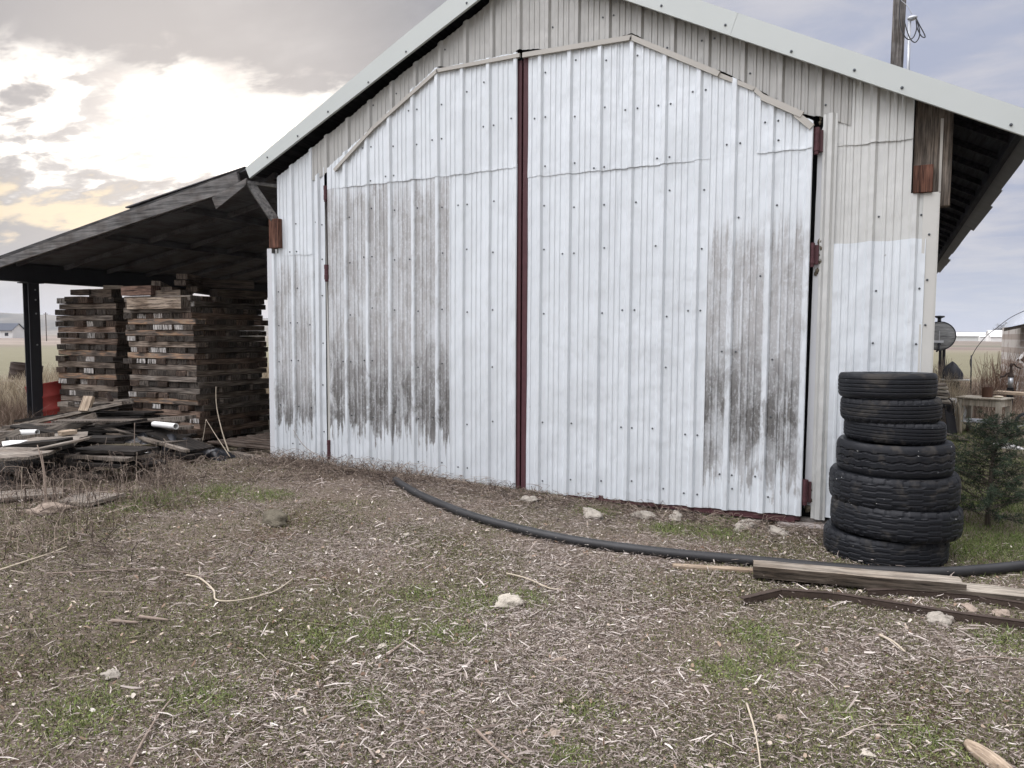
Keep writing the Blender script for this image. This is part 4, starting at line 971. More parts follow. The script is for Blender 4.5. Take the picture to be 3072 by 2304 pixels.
# ------------------------------------------------------------------ loose litter, grass and weeds (uncountable: one object each)
def fast_mesh(name, v, f, mats, attr=None, smooth=False, fm=None):
    """v (n,3), f (m,k) numpy"""
    me = bpy.data.meshes.new(name); k = f.shape[1]; m_ = len(f)
    me.vertices.add(len(v)); me.vertices.foreach_set('co', v.astype(np.float32).ravel())
    me.loops.add(m_*k); me.loops.foreach_set('vertex_index', f.astype(np.int32).ravel())
    me.polygons.add(m_); me.polygons.foreach_set('loop_start', np.arange(0, m_*k, k, dtype=np.int32))
    me.polygons.foreach_set('loop_total', np.full(m_, k, dtype=np.int32))
    if smooth: me.polygons.foreach_set('use_smooth', np.ones(m_, dtype=bool))
    for mt in (mats if isinstance(mats, list) else [mats]): me.materials.append(mt)
    if fm is not None: me.polygons.foreach_set('material_index', fm.astype(np.int32))
    if attr is not None:
        a = me.attributes.new('tone', 'FLOAT', 'POINT'); a.data.foreach_set('value', attr.astype(np.float32))
    me.update(calc_edges=True); o = bpy.data.objects.new(name, me); col.objects.link(o); return o
def tone_mat(name, stops, rough=.9, trans=0.0):
    n = mat(name, rough, 0, .15); a = n.add('ShaderNodeAttribute', attribute_name='tone').outputs['Fac']
    setc(n, n.ramp(a, stops))
    if trans:
        n.b.inputs['Transmission Weight'].default_value = 0
    return n.mt
def vnoise(x, y, s, seed):
    r = np.random.default_rng(seed); h = 0
    for k in range(9):
        a = r.uniform(0, 6.28); f_ = s*r.uniform(.5, 2.2); h = h+np.sin((np.cos(a)*x+np.sin(a)*y)*f_+r.uniform(0, 6.28)+1.2*np.sin((np.sin(a)*x-np.cos(a)*y)*f_*.6))
    return h/9*1.6
def inside_barn(x, y): return (np.abs(x) < 3.42) & (y > -.02)
def strips(P, ang, L, wd, tilt, bend, tone, lift=.003):
    tilt = tilt*1.5
    """flat bent slivers: centre P(n,3), heading, length, width, tilt(rad)"""
    n_ = len(P); d = np.stack([np.cos(ang)*np.cos(tilt), np.sin(ang)*np.cos(tilt), np.sin(tilt)], 1)
    s = np.stack([-np.sin(ang), np.cos(ang), np.zeros(n_)], 1)
    roll = rng.uniform(-.9, .9, n_); s = s*np.cos(roll)[:, None]+np.array([0, 0, 1])*np.sin(roll)[:, None]
    hl = (L/2)[:, None]*d; w_ = (wd/2)[:, None]*s; mid = P+np.array([0, 0, 1])*(bend*L)[:, None]+s*(rng.uniform(-.06, .06, n_)*L)[:, None]
    v = np.stack([P-hl-w_*.7, P-hl+w_*.7, mid-w_, mid+w_, P+hl-w_*.5, P+hl+w_*.5], 1)
    zmin = v[:, :, 2].min(1); g_ = gz(P[:, 0], P[:, 1]); v[:, :, 2] += (g_+lift-zmin)[:, None]
    b = np.arange(n_)[:, None]*6; f = np.concatenate([b+np.array([0, 2, 3, 1]), b+np.array([2, 4, 5, 3])])
    return v.reshape(-1, 3), f, np.repeat(tone, 6)
def blades(P, H, wd, lean, bend, tone, ang=None, n3=True):
    n_ = len(P); a = rng.uniform(0, 6.283, n_) if ang is None else ang
    d = np.stack([np.cos(a), np.sin(a), np.zeros(n_)], 1); b_ = rng.uniform(0, 6.283, n_); s = np.stack([np.cos(b_), np.sin(b_), np.zeros(n_)], 1)*(wd/2)[:, None]
    up = np.array([0, 0, 1.0]); m1 = P+up*(H*.5)[:, None]+d*(lean*H*.4)[:, None]; tp = P+up*(H*np.cos(np.clip(bend, 0, 1.4)))[:, None]+d*((lean+bend)*H)[:, None]
    v = np.stack([P-s, P+s, m1-s*.8, m1+s*.8, tp-s*.15, tp+s*.15], 1)
    b = np.arange(n_)[:, None]*6; f = np.concatenate([b+np.array([0, 1, 3, 2]), b+np.array([2, 3, 5, 4])])
    return v.reshape(-1, 3), f, np.repeat(tone, 6)
def pts_region(n_, x0, x1, y0, y1):
    return np.stack([rng.uniform(x0, x1, n_), rng.uniform(y0, y1, n_)], 1)
def keep_near(P, fall):
    d = np.hypot(P[:, 0]-2.2, P[:, 1]+5.6); return P[rng.random(len(P)) < np.exp(-np.maximum(d-2.0, 0)/fall)]
# green patches measured on the ground: (px, py, radius m)
GP = [(onp.x, onp.y, r) for onp, r in ((gpt(px, py), r) for px, py, r in (
    (640, 1480, .55), (480, 1500, .65), (800, 1490, .35), (400, 1520, .4), (2270, 1905, .25), (2200, 2020, .24), (2330, 1975, .22), (2130, 2010, .16), (2530, 2150, .17),
    (1590, 1800, .22), (1790, 1535, .3), (2030, 1590, .35), (2150, 1600, .4), (2180, 1560, .3), (1430, 1810, .3), (1350, 1900, .3), (1150, 1900, .35), (1250, 1790, .2),
    (3050, 1930, .3), (2950, 1400, .5), (2900, 1650, .4), (1100, 2110, .18), (1700, 2270, .15), (1760, 2130, .2), (960, 1920, .25), (600, 2100, .3), (250, 2150, .35), (2780, 2230, .25)))]
def patch(x, y):
    g_ = np.zeros(len(x))
    for cx, cy, r in GP: g_ = np.maximum(g_, np.exp(-((x-cx)**2+(y-cy)**2)/(r*r*.6)))
    return g_
def lush(x, y):
    """how green the cover is, 0..1"""
    base = .9*smooth(-.35, .55, vnoise(x, y, 1.3, 5)+.35*vnoise(x, y, 5, 6))+.5*smooth(-1.0, .2, vnoise(x, y, .7, 8))*smooth(-1.6, -3.6, y)*smooth(4.5, .5, x)
    return np.clip(np.maximum(base, patch(x, y))+smooth(3.55, 4.1, x)*smooth(-1.2, -.2, y)*.9, 0, 1)
# straw
P = np.concatenate([keep_near(pts_region(1500000, -7.5, 6.2, -6.0, .25), 4.2)]); P = P[~inside_barn(P[:, 0], P[:, 1])]
P = P[~((P[:, 0] < -3.2) & (P[:, 1] > -.1))]
dn = .34+.66*smooth(-.6, .55, vnoise(P[:, 0], P[:, 1], 1.5, 2)+.4*vnoise(P[:, 0], P[:, 1], 6, 12)); dn *= 1-.62*lush(P[:, 0], P[:, 1])
for px, py, r in ((1040, 1500, .42), (1150, 1540, .3), (2080, 1930, .25), (2400, 1800, .18), (380, 1960, .3)):
    q = gpt(px, py); dn *= 1-.8*np.exp(-((P[:, 0]-q.x)**2*.6+(P[:, 1]-q.y)**2*1.4)/(r*r))
P = P[rng.random(len(P)) < dn]; N = len(P)
P3_ = np.column_stack([P, gz(P[:, 0], P[:, 1])])
L = np.clip(rng.lognormal(math.log(.0145), .68, N), .004, .13); wd = np.clip(.0012+L*.03+rng.exponential(.0011, N), .0012, .007)
wd = np.where(rng.random(N) < .10, wd*1.7, wd)
tn = np.clip(rng.beta(1.25, 1.6, N)+.22*vnoise(P[:, 0], P[:, 1], 1.1, 3), 0, 1)
flow = .35+.5*vnoise(P[:, 0], P[:, 1], .6, 4)
ang = np.where(rng.random(N) < .45, flow+rng.normal(0, .5, N), rng.uniform(0, math.pi, N))
v, f, tone = strips(P3_, ang, L, wd, rng.normal(0, .16, N), np.abs(rng.normal(0, .04, N)), tn, .001)
v[:, 2] += np.repeat(rng.exponential(.009, N), 6)
M['straw'] = tone_mat('straw', [(0, (.04, .031, .026)), (.2, (.14, .112, .094)), (.5, (.285, .240, .212)), (.8, (.46, .405, .365)), (1, (.64, .59, .54))])
o = fast_mesh('straw_litter', v, f, M['straw'], tone); tag(o, 'matted grey and tan straw and broken stalks covering the yard', 'straw', None, 'stuff')
# pale crumbs and chips, thickest in the trodden middle and right of the yard
P = keep_near(pts_region(900000, -6.5, 6.0, -6.0, -.1), 4.2); P = P[~inside_barn(P[:, 0], P[:, 1])]
P = P[rng.random(len(P)) < (.15+.85*smooth(-.5, .6, vnoise(P[:, 0], P[:, 1], 1.2, 71)))*(.35+.65*smooth(-1.5, 1.2, P[:, 0]))*(1-.7*patch(P[:, 0], P[:, 1]))]; N = len(P); P3_ = np.column_stack([P, gz(P[:, 0], P[:, 1])])
v, f, tone = strips(P3_, rng.uniform(0, 3.14, N), rng.uniform(.003, .011, N), rng.uniform(.0018, .0045, N), rng.normal(0, .25, N), rng.uniform(0, .1, N), np.clip(rng.beta(1.6, 1.3, N), 0, 1), .003)
M['chips'] = tone_mat('pale_chips', [(0, (.10, .072, .055)), (.4, (.27, .215, .18)), (.8, (.46, .39, .34)), (1, (.60, .54, .48))])
tag(fast_mesh('wood_chips', v, f, M['chips'], tone), 'fine pinkish tan chips and crumbs trodden into the yard', 'chips', None, 'stuff')
# small green leaves hugging the ground
P = keep_near(pts_region(1300000, -7.5, 6.0, -6.0, .2), 4.2); P = P[~inside_barn(P[:, 0], P[:, 1])]
P = P[rng.random(len(P)) < lush(P[:, 0], P[:, 1])*.95+.03]; N = len(P); P3_ = np.column_stack([P, gz(P[:, 0], P[:, 1])])
tn = np.clip(.30+.26*rng.normal(0, 1, N)+.40*patch(P[:, 0], P[:, 1])-.1, 0, 1)
v, f, tone = strips(P3_, rng.uniform(0, 6.28, N), rng.uniform(.006, .020, N), rng.uniform(.002, .007, N), rng.normal(.3, .35, N), rng.uniform(0, .15, N), tn, .004)
M['leafgreen'] = tone_mat('small_green_leaves', [(0, (.055, .055, .028)), (.4, (.14, .145, .062)), (.75, (.185, .205, .080)), (1, (.26, .30, .11))])
tag(fast_mesh('ground_cover', v, f, M['leafgreen'], tone), 'low olive green weeds and moss growing through the straw', 'weeds', None, 'stuff')
# upright grass blades in the brighter patches and on the lawn beyond the tyres
P = pts_region(700000, -6.5, 6.2, -5.8, .2); P = P[~inside_barn(P[:, 0], P[:, 1])]
P = P[rng.random(len(P)) < np.clip(patch(P[:, 0], P[:, 1])-.15, 0, 1)*.6]
Q = pts_region(420000, 3.56, 7.0, -1.2, 9.5); Q = Q[rng.random(len(Q)) < np.exp(-np.maximum(Q[:, 1], 0)/5)*(.45+.55*smooth(-.3, .5, vnoise(Q[:, 0], Q[:, 1], 2.5, 9)))*smooth(-1.1, .4, Q[:, 1]+.25*vnoise(Q[:, 0], Q[:, 1], 3, 9))]
P = np.concatenate([P, Q]); N = len(P); P3_ = np.column_stack([P, gz(P[:, 0], P[:, 1])-.002]); pt_ = np.concatenate([patch(P[:N-len(Q), 0], P[:N-len(Q), 1]), np.full(len(Q), .6)])
v, f, tone = blades(P3_, rng.uniform(.012, .045, N)*(.6+.7*pt_)*np.where(P[:, 0] > 3.7, 1.0, 1), rng.uniform(.002, .0045, N), rng.uniform(.1, .9, N), rng.uniform(.1, .7, N), np.clip(rng.normal(.5, .22, N), 0, 1))
M['grass'] = tone_mat('grass_blades', [(0, (.05, .058, .025)), (.5, (.115, .155, .05)), (.85, (.19, .265, .075)), (1, (.34, .34, .18))])
tag(fast_mesh('grass', v, f, M['grass'], tone), 'short fresh green grass in patches and along the right of the barn', 'grass', None, 'stuff')
# dead leaves and chips
P = keep_near(pts_region(5200, -7, 6, -5.9, 0), 5); P = P[~inside_barn(P[:, 0], P[:, 1])]; N = len(P); P3_ = np.column_stack([P, gz(P[:, 0], P[:, 1])])
v, f, tone = strips(P3_, rng.uniform(0, 6.28, N), rng.uniform(.012, .034, N), rng.uniform(.008, .018, N), rng.normal(0, .3, N), rng.uniform(-.1, .2, N), rng.uniform(0, 1, N), .010)
M['deadleaf'] = tone_mat('dead_leaves', [(0, (.12, .075, .05)), (.4, (.30, .22, .16)), (.8, (.55, .48, .40)), (1, (.68, .64, .58))])
tag(fast_mesh('dead_leaves', v, f, M['deadleaf'], tone), 'scattered pale dead leaves and wood chips on the yard', 'leaves', None, 'stuff')
# long thin twigs lying about, and a tangle of dry weeds along the wall foot and the pile
def twig_tubes(name, paths, mt, tones, label, cat, rr=.002):
    vs, fs, tn_ = [], [], []; base = 0
    for pth, tt, r in zip(paths, tones, rr if hasattr(rr, '__len__') else [rr]*len(paths)):
        pth = np.array(pth); n_ = len(pth); d = np.gradient(pth, axis=0); d /= np.linalg.norm(d, axis=1)[:, None]+1e-9
        a = np.cross(d, [0.13, .2, .97]); a /= np.linalg.norm(a, axis=1)[:, None]+1e-9; b = np.cross(d, a)
        rad = r*np.linspace(1, .45, n_)[:, None]
        ring = [pth+a*rad*math.cos(t_)+b*rad*math.sin(t_) for t_ in (0, 2.094, 4.189)]
        vs.append(np.stack(ring, 1).reshape(-1, 3)); 
        i = np.arange(n_-1)[:, None]*3+base
        for j in range(3): k = (j+1) % 3; fs.append(np.concatenate([i+j, i+k, i+3+k, i+3+j], 1))
        tn_.append(np.full(n_*3, tt)); base += n_*3
    return tag(fast_mesh(name, np.concatenate(vs), np.concatenate(fs), mt, np.concatenate(tn_)), label, cat, None, 'stuff')
def wander(p, ang, L, n_, wob, rise=0.0, ground=True, lift=.006):
    out = []; x, y, z = p
    for i in range(n_+1):
        out.append((x, y, z)); ang += rng.normal(0, wob); x += math.cos(ang)*L/n_; y += math.sin(ang)*L/n_
        z = (float(gz(x, y))+lift) if ground else z+rise*L/n_
    return out
paths = []; tones = []; rad = []
for _ in range(560):
    while True:
        x, y = rng.uniform(-5.5, 5.5), rng.uniform(-5.8, -.1)
        if rng.random() < math.exp(-max(math.hypot(x-2, y+5.5)-2, 0)/4.5): break
    L = float(np.clip(rng.lognormal(math.log(.13), .55), .05, .6)); r = float(rng.uniform(.0010, .0026)); paths.append(wander((x, y, float(gz(x, y))+.012), rng.normal(.3, .9), L, 7, .22, lift=.008+rng.random()*.012)); tones.append(rng.uniform(.25, .98)); rad.append(r)
M['twig'] = tone_mat('dry_twigs', [(0, (.06, .045, .036)), (.4, (.20, .165, .13)), (.8, (.42, .36, .30)), (1, (.58, .50, .41))])
twig_tubes('twig_litter', paths, M['twig'], tones, 'fallen dry twigs and stalks strewn over the straw', 'twigs', rad)
def tangle(n_, xy, spread, hmax, seed, reds=0.0):
    ps, ts, rs_ = [], [], []
    for _ in range(n_):
        cx, cy = xy() ; x, y = cx+rng.normal(0, spread), cy+rng.normal(0, spread*.6)
        if inside_barn(np.array([x]), np.array([y]))[0] or (y > -.09 and abs(x) < 3.5): y = -.10-abs(rng.normal(0, .08))
        h = hmax*rng.random()**1.6; a = rng.uniform(0, 6.28); L = rng.uniform(.08, .38); k = 6; p = []; z = float(gz(x, y))
        lean_ = rng.uniform(.1, 1.2)
        for i in range(k+1):
            t_ = i/k; p.append((x+math.cos(a)*L*lean_*t_, min(y+math.sin(a)*L*lean_*t_, 99 if abs(x) > 3.55 else -.085), z+.004+h*math.sin(t_*2.2)*(1)+.01*rng.normal()*t_)); a += rng.normal(0, .25)
        ps.append(p); ts.append(rng.uniform(.0, .95)); rs_.append(rng.uniform(.0012, .0036))
    return ps, ts, rs_
tA = tangle(1500, lambda: (rng.uniform(-3.3, -1.0), -.22-abs(rng.normal(0, .2))), .12, .16, 1)
tB = tangle(1000, lambda: (rng.uniform(-1.0, 3.0), -.15-abs(rng.normal(0, .18))), .12, .10, 2)
tC = tangle(1000, lambda: (lambda q: (q.x, q.y))(gpt(rng.uniform(-20, 560), rng.uniform(1395, 1530))), .14, .34, 3)
tD = tangle(900, lambda: (lambda q: (q.x, q.y))(gpt(rng.uniform(430, 980), rng.uniform(1385, 1450))), .12, .12, 3)
tE = tangle(420, lambda: (lambda q: (q.x, q.y))(gpt(rng.uniform(-60, 330), rng.uniform(1520, 1680))), .12, .22, 3)
allp = [sum((list(t_[i]) for t_ in (tA, tB, tC, tD, tE)), []) for i in range(3)]
M['weedstem'] = tone_mat('dry_weed_stems', [(0, (.045, .032, .028)), (.4, (.15, .115, .095)), (.75, (.29, .235, .19)), (1, (.44, .37, .30))])
twig_tubes('dry_weeds', allp[0], M['weedstem'], allp[1], 'tangled dead weeds piled against the foot of the wall and the board heap', 'weeds', allp[2])
# single dead stalks one can tell apart
M['stalk'] = simple('dry_stalk', (.24, .19, .155), .9, 0, .4, 30, 0)
M['stalkpale'] = simple('pale_stalk', (.46, .40, .31), .9, 0, .3, 30, 0)
def stalk(pts, Y, r, label, mt='stalk', gnd=None, name='dead_stalk'):
    P = [on_y(x, y, Y+k*0.02) for k, (x, y) in enumerate(pts)]; P = catmull(P, 5); mb = MB(); n_ = len(P)
    mb.tube(P, [r*(1-.6*i/(n_-1)) for i in range(n_)], 6); return tag(mb.build(name, M[mt], None, True), label, 'stalk', 'dead stalks standing before the wood pile')
stalk([(140, 1590), (135, 1480), (128, 1400), (112, 1335)], -2.9, .010, 'tallest leaning brown stalk, left of two crossing ones by the ground boards', 'stalk')
stalk([(145, 1600), (140, 1500), (134, 1420), (124, 1352)], -2.9, .008, 'brown stalk crossing just right of the tallest one')
stalk([(60, 1560), (64, 1480), (66, 1400)], -2.7, .006, 'short upright stalk with a pale broken top at far left', 'stalkpale')
stalk([(404, 1395), (403, 1340), (404, 1268)], -1.5, .008, 'straight thin upright stalk in front of the mossy board')
stalk([(318, 1400), (314, 1350), (320, 1312)], -1.6, .005, 'short upright stalk left of the straight one before the mossy board')
stalk([(690, 1365), (668, 1300), (650, 1220), (648, 1160)], -.2, .009, 'pale wavy stalk standing tall before the nearer timber stack', 'stalkpale')
stalk([(590, 1375), (608, 1320), (618, 1258)], -.35, .006, 'pale stalk leaning right, one of a pair crossing before the timber stack', 'stalkpale')
stalk([(690, 1370), (650, 1310), (618, 1258)], -.35, .006, 'pale stalk leaning left, meeting its partner before the timber stack', 'stalkpale')
stalk([(1010, 1395), (920, 1345), (880, 1290)], -.35, .004, 'thin dark stalk leaning against the lower left wall sheet')
for pts, r, lb in ((((0, 1710), (60, 1690), (150, 1660), (200, 1640)), .007, 'pale thick branch lying at the left edge of the yard'),
    (((140, 1720), (260, 1715), (400, 1708), (520, 1712), (640, 1735)), .005, 'long thin curved branch lying left of centre'),
    (((560, 1725), (600, 1735), (640, 1770), (650, 1800), (720, 1800), (820, 1775), (880, 1735)), .006, 'pale hooked vine curling in the left middle of the yard'),
    (((390, 2300), (430, 2220), (480, 2140), (520, 2090)), .006, 'straight branch running up from the bottom left'),
    (((2240, 2110), (2262, 2180), (2275, 2250), (2282, 2310)), .005, 'thin pale stem standing out at the lower right bottom edge'),
    (((1520, 1720), (1580, 1735), (1650, 1765), (1680, 1765)), .006, 'bent grey stick above the flat pale stone'),
    (((1430, 2190), (1480, 2240), (1540, 2290)), .007, 'grey stick slanting at the bottom centre'),
    (((335, 1862), (415, 1868)), .011, 'thick short grey stick, left one of two touching end to end'),
    (((418, 1850), (505, 1860)), .011, 'thick short grey stick, right one of two touching end to end'),
    (((1160, 1965), (1195, 1940), (1240, 1905)), .008, 'brown split stick slanting in the centre of the yard'),
    (((2640, 1905), (2680, 1925), (2715, 1955)), .008, 'pale stick slanting below the long rusty bar'),
    (((2870, 1985), (2960, 1970), (3075, 1980)), .006, 'long slightly curved stem at the right edge of the yard')):
    P = catmull([gpt(x, y, .022) for x, y in pts], 5); n_ = len(P); mb = MB(); mb.tube(P, [r*(1-.45*i/(n_-1)) for i in range(n_)], 7)
    tag(mb.build('fallen_stick', M['stalkpale' if 'pale' in lb else 'stalk'], None, True), lb, 'stick', 'larger sticks lying in the yard')

# ------------------------------------------------------------------ tall dry grass and weeds beyond the yard
def tall(n_, region, H, wdt, mt, name, label, cat, dens=None, lean=.25, tonef=None):
    P = region(n_); 
    if dens is not None: P = P[rng.random(len(P)) < dens(P)]
    N = len(P); P3_ = np.column_stack([P, gz(P[:, 0], P[:, 1])-.01])
    hh = rng.uniform(H[0], H[1], N)*(.75+.35*vnoise(P[:, 0], P[:, 1], .9, 31)); hh = np.clip(hh, .08, 3)
    v, f, tone = blades(P3_, hh, rng.uniform(wdt[0], wdt[1], N), np.abs(rng.normal(0, lean, N)), np.abs(rng.normal(.12, .15, N)), np.clip(rng.normal(.55, .22, N), 0, 1) if tonef is None else tonef(P))
    return tag(fast_mesh(name, v, f, mt, tone), label, cat, None, 'stuff')
M['drygrass'] = tone_mat('tall_dry_grass', [(0, (.09, .065, .045)), (.4, (.26, .21, .15)), (.75, (.46, .40, .29)), (1, (.62, .56, .44))])
M['brownweed'] = tone_mat('brown_weeds', [(0, (.04, .028, .022)), (.4, (.13, .095, .07)), (.75, (.26, .20, .155)), (1, (.42, .35, .28))])
def regL(n_):
    y = rng.uniform(1.0, 15, n_); x = -9.1-rng.uniform(0, 1, n_)*(2.5+1.15*y); return np.stack([x, y], 1)
tall(42000, regL, (.35, .85), (.006, .014), M['drygrass'], 'tall_dry_grass', 'tall pale dry grass standing beyond the lean-to post', 'grass', lambda P: .4+.6*smooth(-.4, .3, vnoise(P[:, 0], P[:, 1], 1.1, 33)))
tall(14000, lambda n_: np.stack([-8.9-rng.uniform(0, 4, n_), rng.uniform(-1.2, 3.2, n_)], 1), (.12, .50), (.004, .010), M['brownweed'], 'brown_weeds', 'low brown tangled weeds at the left beyond the pile', 'weeds', None, .5)
tall(34000, lambda n_: np.stack([rng.uniform(3.7, 13, n_), rng.uniform(8.6, 19, n_)], 1), (.16, .50), (.005, .012), M['brownweed'], 'brown_weeds', 'brown and grey dead weeds behind the table and grill', 'weeds', lambda P: (.35+.65*smooth(-.5, .3, vnoise(P[:, 0], P[:, 1], .9, 41))), .5)
tall(5000, lambda n_: np.stack([rng.uniform(3.6, 4.3, n_), rng.uniform(7, 13, n_)], 1), (.5, 1.15), (.005, .010), M['drygrass'], 'tall_weed_stalks', 'tall thin weed stalks crowding the barn corner under the fuel tank', 'weeds', None, .2)
def shrub(cx, cy, h, n_, spread, mt, label, seed, name='dead_shrub', r=.007):
    rs = np.random.default_rng(seed); vs, fs, tn_ = [], [], []; base = 0; z0 = float(gz(cx, cy))
    paths = []; rads = []
    for _ in range(n_):
        a = rs.uniform(0, 6.28); q = rs.uniform(0, spread*.45); hh = h*rs.uniform(.55, 1.0); p = []
        x, y = cx+math.cos(a)*q, cy+math.sin(a)*q; la = rs.uniform(0, spread*.6)
        for i in range(5): t_ = i/4; p.append((x+math.cos(a)*la*t_**1.4+rs.normal(0, .012)*t_, y+math.sin(a)*la*t_**1.4+rs.normal(0, .012)*t_, z0+hh*t_))
        paths.append(p); rads.append(r*rs.uniform(.5, 1.1))
        for b in range(5):
            t_ = rs.uniform(.35, .95); k = int(t_*4); s = np.array(p[k]); d = np.array([rs.normal(0, .10), rs.normal(0, .10), rs.uniform(.08, .24)])*h/1.2
            paths.append([tuple(s), tuple(s+d*.5+rs.normal(0, .01, 3)), tuple(s+d)]); rads.append(r*.5)
    o = twig_tubes(name, paths, mt, [rs.uniform(.1, .9) for _ in paths], label, 'shrub', rads); del o['kind']; o['group'] = 'dead shrubs right of the barn'; return o
M['redweed'] = tone_mat('reddish_dead_stems', [(0, (.06, .035, .026)), (.5, (.17, .105, .075)), (1, (.33, .24, .18))])
q = on_y(2985, 1150, 11.5); shrub(q.x, 11.5, 1.25, 60, .55, M['redweed'], 'tall reddish brown dead shrub left of the hand pump, its left clump', 51)
q = on_y(3028, 1150, 12.0); shrub(q.x, 12.0, 1.3, 60, .55, M['redweed'], 'tall reddish brown dead shrub directly behind the hand pump', 52)
q = on_y(2935, 1180, 9.8); shrub(q.x, 9.8, .75, 50, .5, M['weedstem'], 'low grey tangle of dead brush behind the table', 53)
q = on_y(2868, 1180, 9.0); shrub(q.x, 9.0, .65, 36, .35, M['weedstem'], 'low dead brush between the grill and the table', 54)
q = on_y(2800, 1160, 10.0); shrub(q.x+.1, 10.0, 1.2, 36, .3, M['weedstem'], 'thin grey dead shrub against the barn corner below the tank', 55)

# ------------------------------------------------------------------ spruce sapling
def spruce(cx, cy, H, Wd, label):
    z0 = float(gz(cx, cy)); t_ = thing('spruce_sapling', label, 'spruce', (cx, cy, z0)); mb = MB()
    mb.tube([(0, 0, 0), (.01, .01, H*.5), (.05, 0, H*.95)], [.022, .014, .004], 8); mb.build('trunk', M['postwood'], t_, True, world=False)
    rs = np.random.default_rng(3); vs = []; tones = []
    tw = MB()
    nb = 120
    for i in range(nb):
        h = H*(.06+.90*(i/nb)**.9); a = i*2.399+rs.uniform(-.4, .4); Lb = Wd*.5*(1-.78*(h/H)**1.3)*rs.uniform(.6, 1.15)*(1.25 if math.cos(a) < 0 and h < H*.5 else 1)
        e = rs.uniform(-.1, .5); d = np.array([math.cos(a)*math.cos(e), math.sin(a)*math.cos(e), math.sin(e)]); s = np.array([.05*h/H, 0, h])
        tw.tube([Vector(s), Vector(s+d*Lb*.5+np.array([0, 0, -.01])), Vector(s+d*Lb)], [.005, .0035, .0015], 4, cap=False)
        for k in range(int(16+Lb*76)):
            u = rs.uniform(.15, 1); c = s+d*Lb*u; sd_ = rs.normal(0, 1, 3); sd_ /= np.linalg.norm(sd_); sub = d*.5+sd_*.75; sub /= np.linalg.norm(sub); sl_ = rs.uniform(.03, .085)*(1.1-.4*u)
            nn = 13
            for q in range(nn):
                w_ = q/nn; c2 = c+sub*sl_*w_; nd = rs.normal(0, 1, 3); nd -= sub*nd.dot(sub); nd /= np.linalg.norm(nd); nd = nd*.8+sub*.6; ln_ = rs.uniform(.011, .019)
                sdv = np.cross(nd, sub); sdv = sdv/(np.linalg.norm(sdv)+1e-9)*.0017
                vs.append([c2-sdv, c2+sdv, c2+nd*ln_]); tones.append(np.clip(.15+.5*u+rs.normal(0, .15), 0, 1))
    tw.build('branches', M['postwood'], t_, world=False)
    v = np.array(vs).reshape(-1, 3); f = np.arange(len(v)).reshape(-1, 3)
    nm = tone_mat('spruce_needles', [(0, (.020, .026, .018)), (.5, (.040, .058, .038)), (.9, (.075, .10, .065)), (1, (.12, .11, .07))])
    o = fast_mesh('crown', v, f, nm, np.repeat(np.array(tones), 3)); o.parent = t_
q = on_z(2962, 1570, -.06); spruce(q.x, q.y, .96, 1.22, 'small dark green spruce sapling growing in the grass beside the tyre stack')

# ------------------------------------------------------------------ things right of the barn
# fuel tank
Yt = 13.3; c = on_y(2818, 1008, Yt); rt_ = (on_y(2868, 1008, Yt).x-c.x)
tank = thing('fuel_tank', 'round grey end of a raised fuel tank with a black cap beyond the barn corner', 'tank', (c.x, Yt, 0))
n = mat('weathered_tank', .7, .2, .3); g = n.noise(n.vmap(n.obj, (2, 2, 14)), 2.0, 6, .65, .4); setc(n, n.ramp(g, [(.32, (.12, .12, .12)), (.5, (.26, .27, .27)), (.7, (.40, .40, .38))])); M['tank'] = n.mt
Ry = Matrix.Rotation(-math.pi/2, 3, 'X')
mb = MB(); mb.lathe([(0, -.03), (rt_*.5, -.025), (rt_*.9, -.005), (rt_, .01), (rt_, 1.9), (rt_*.9, 1.92), (0, 1.95)], (0, 0, c.z), 48, 0, Matrix.Rotation(-math.pi/2, 3, 'X')); mb.build('shell', M['tank'], tank, True, world=False)
mb = MB(); mb.lathe([(rt_*.97, 0), (rt_*1.02, -.02), (rt_*1.02, .03), (rt_, .03)], (0, 0, c.z), 48, 0, Ry); mb.build('rim', M['steel'], tank, world=False)
mb = MB(); mb.lathe([(0, 0), (.04, 0), (.04, .09), (.11, .12), (.11, .15), (0, .16)], (.0, .25, c.z+rt_-.01), 16); mb.build('cap', M['blackplastic'], tank, world=False)
mb = MB(); mb.lathe([(0, 0), (.035, 0), (.035, .05), (0, .05)], (0, -.07, c.z-rt_*.58), 14, 0, Ry); mb.tube([(0, -.05, c.z-rt_*.58), (.0, -.10, c.z-rt_*.9), (-.05, -.08, c.z-rt_*1.1)], .02, 8); mb.build('valve', M['steel'], tank, world=False)
mb = MB(); mb.box((0, -.035, c.z-.02), (.012, .01, rt_*.85)); mb.box((-.12, -.036, c.z-.13), (.42, .006, .055)); mb.build('gauge_strip', [M['whitetrim']], tank, world=False)
for x in (-.32, .12):
    for y in (.25, 1.6): mb = MB(); mb.tube([(x*1.2, y, 0), (x, y, c.z-rt_*.8)], .035, 8); mb.build('leg', M['steel'], tank, world=False)
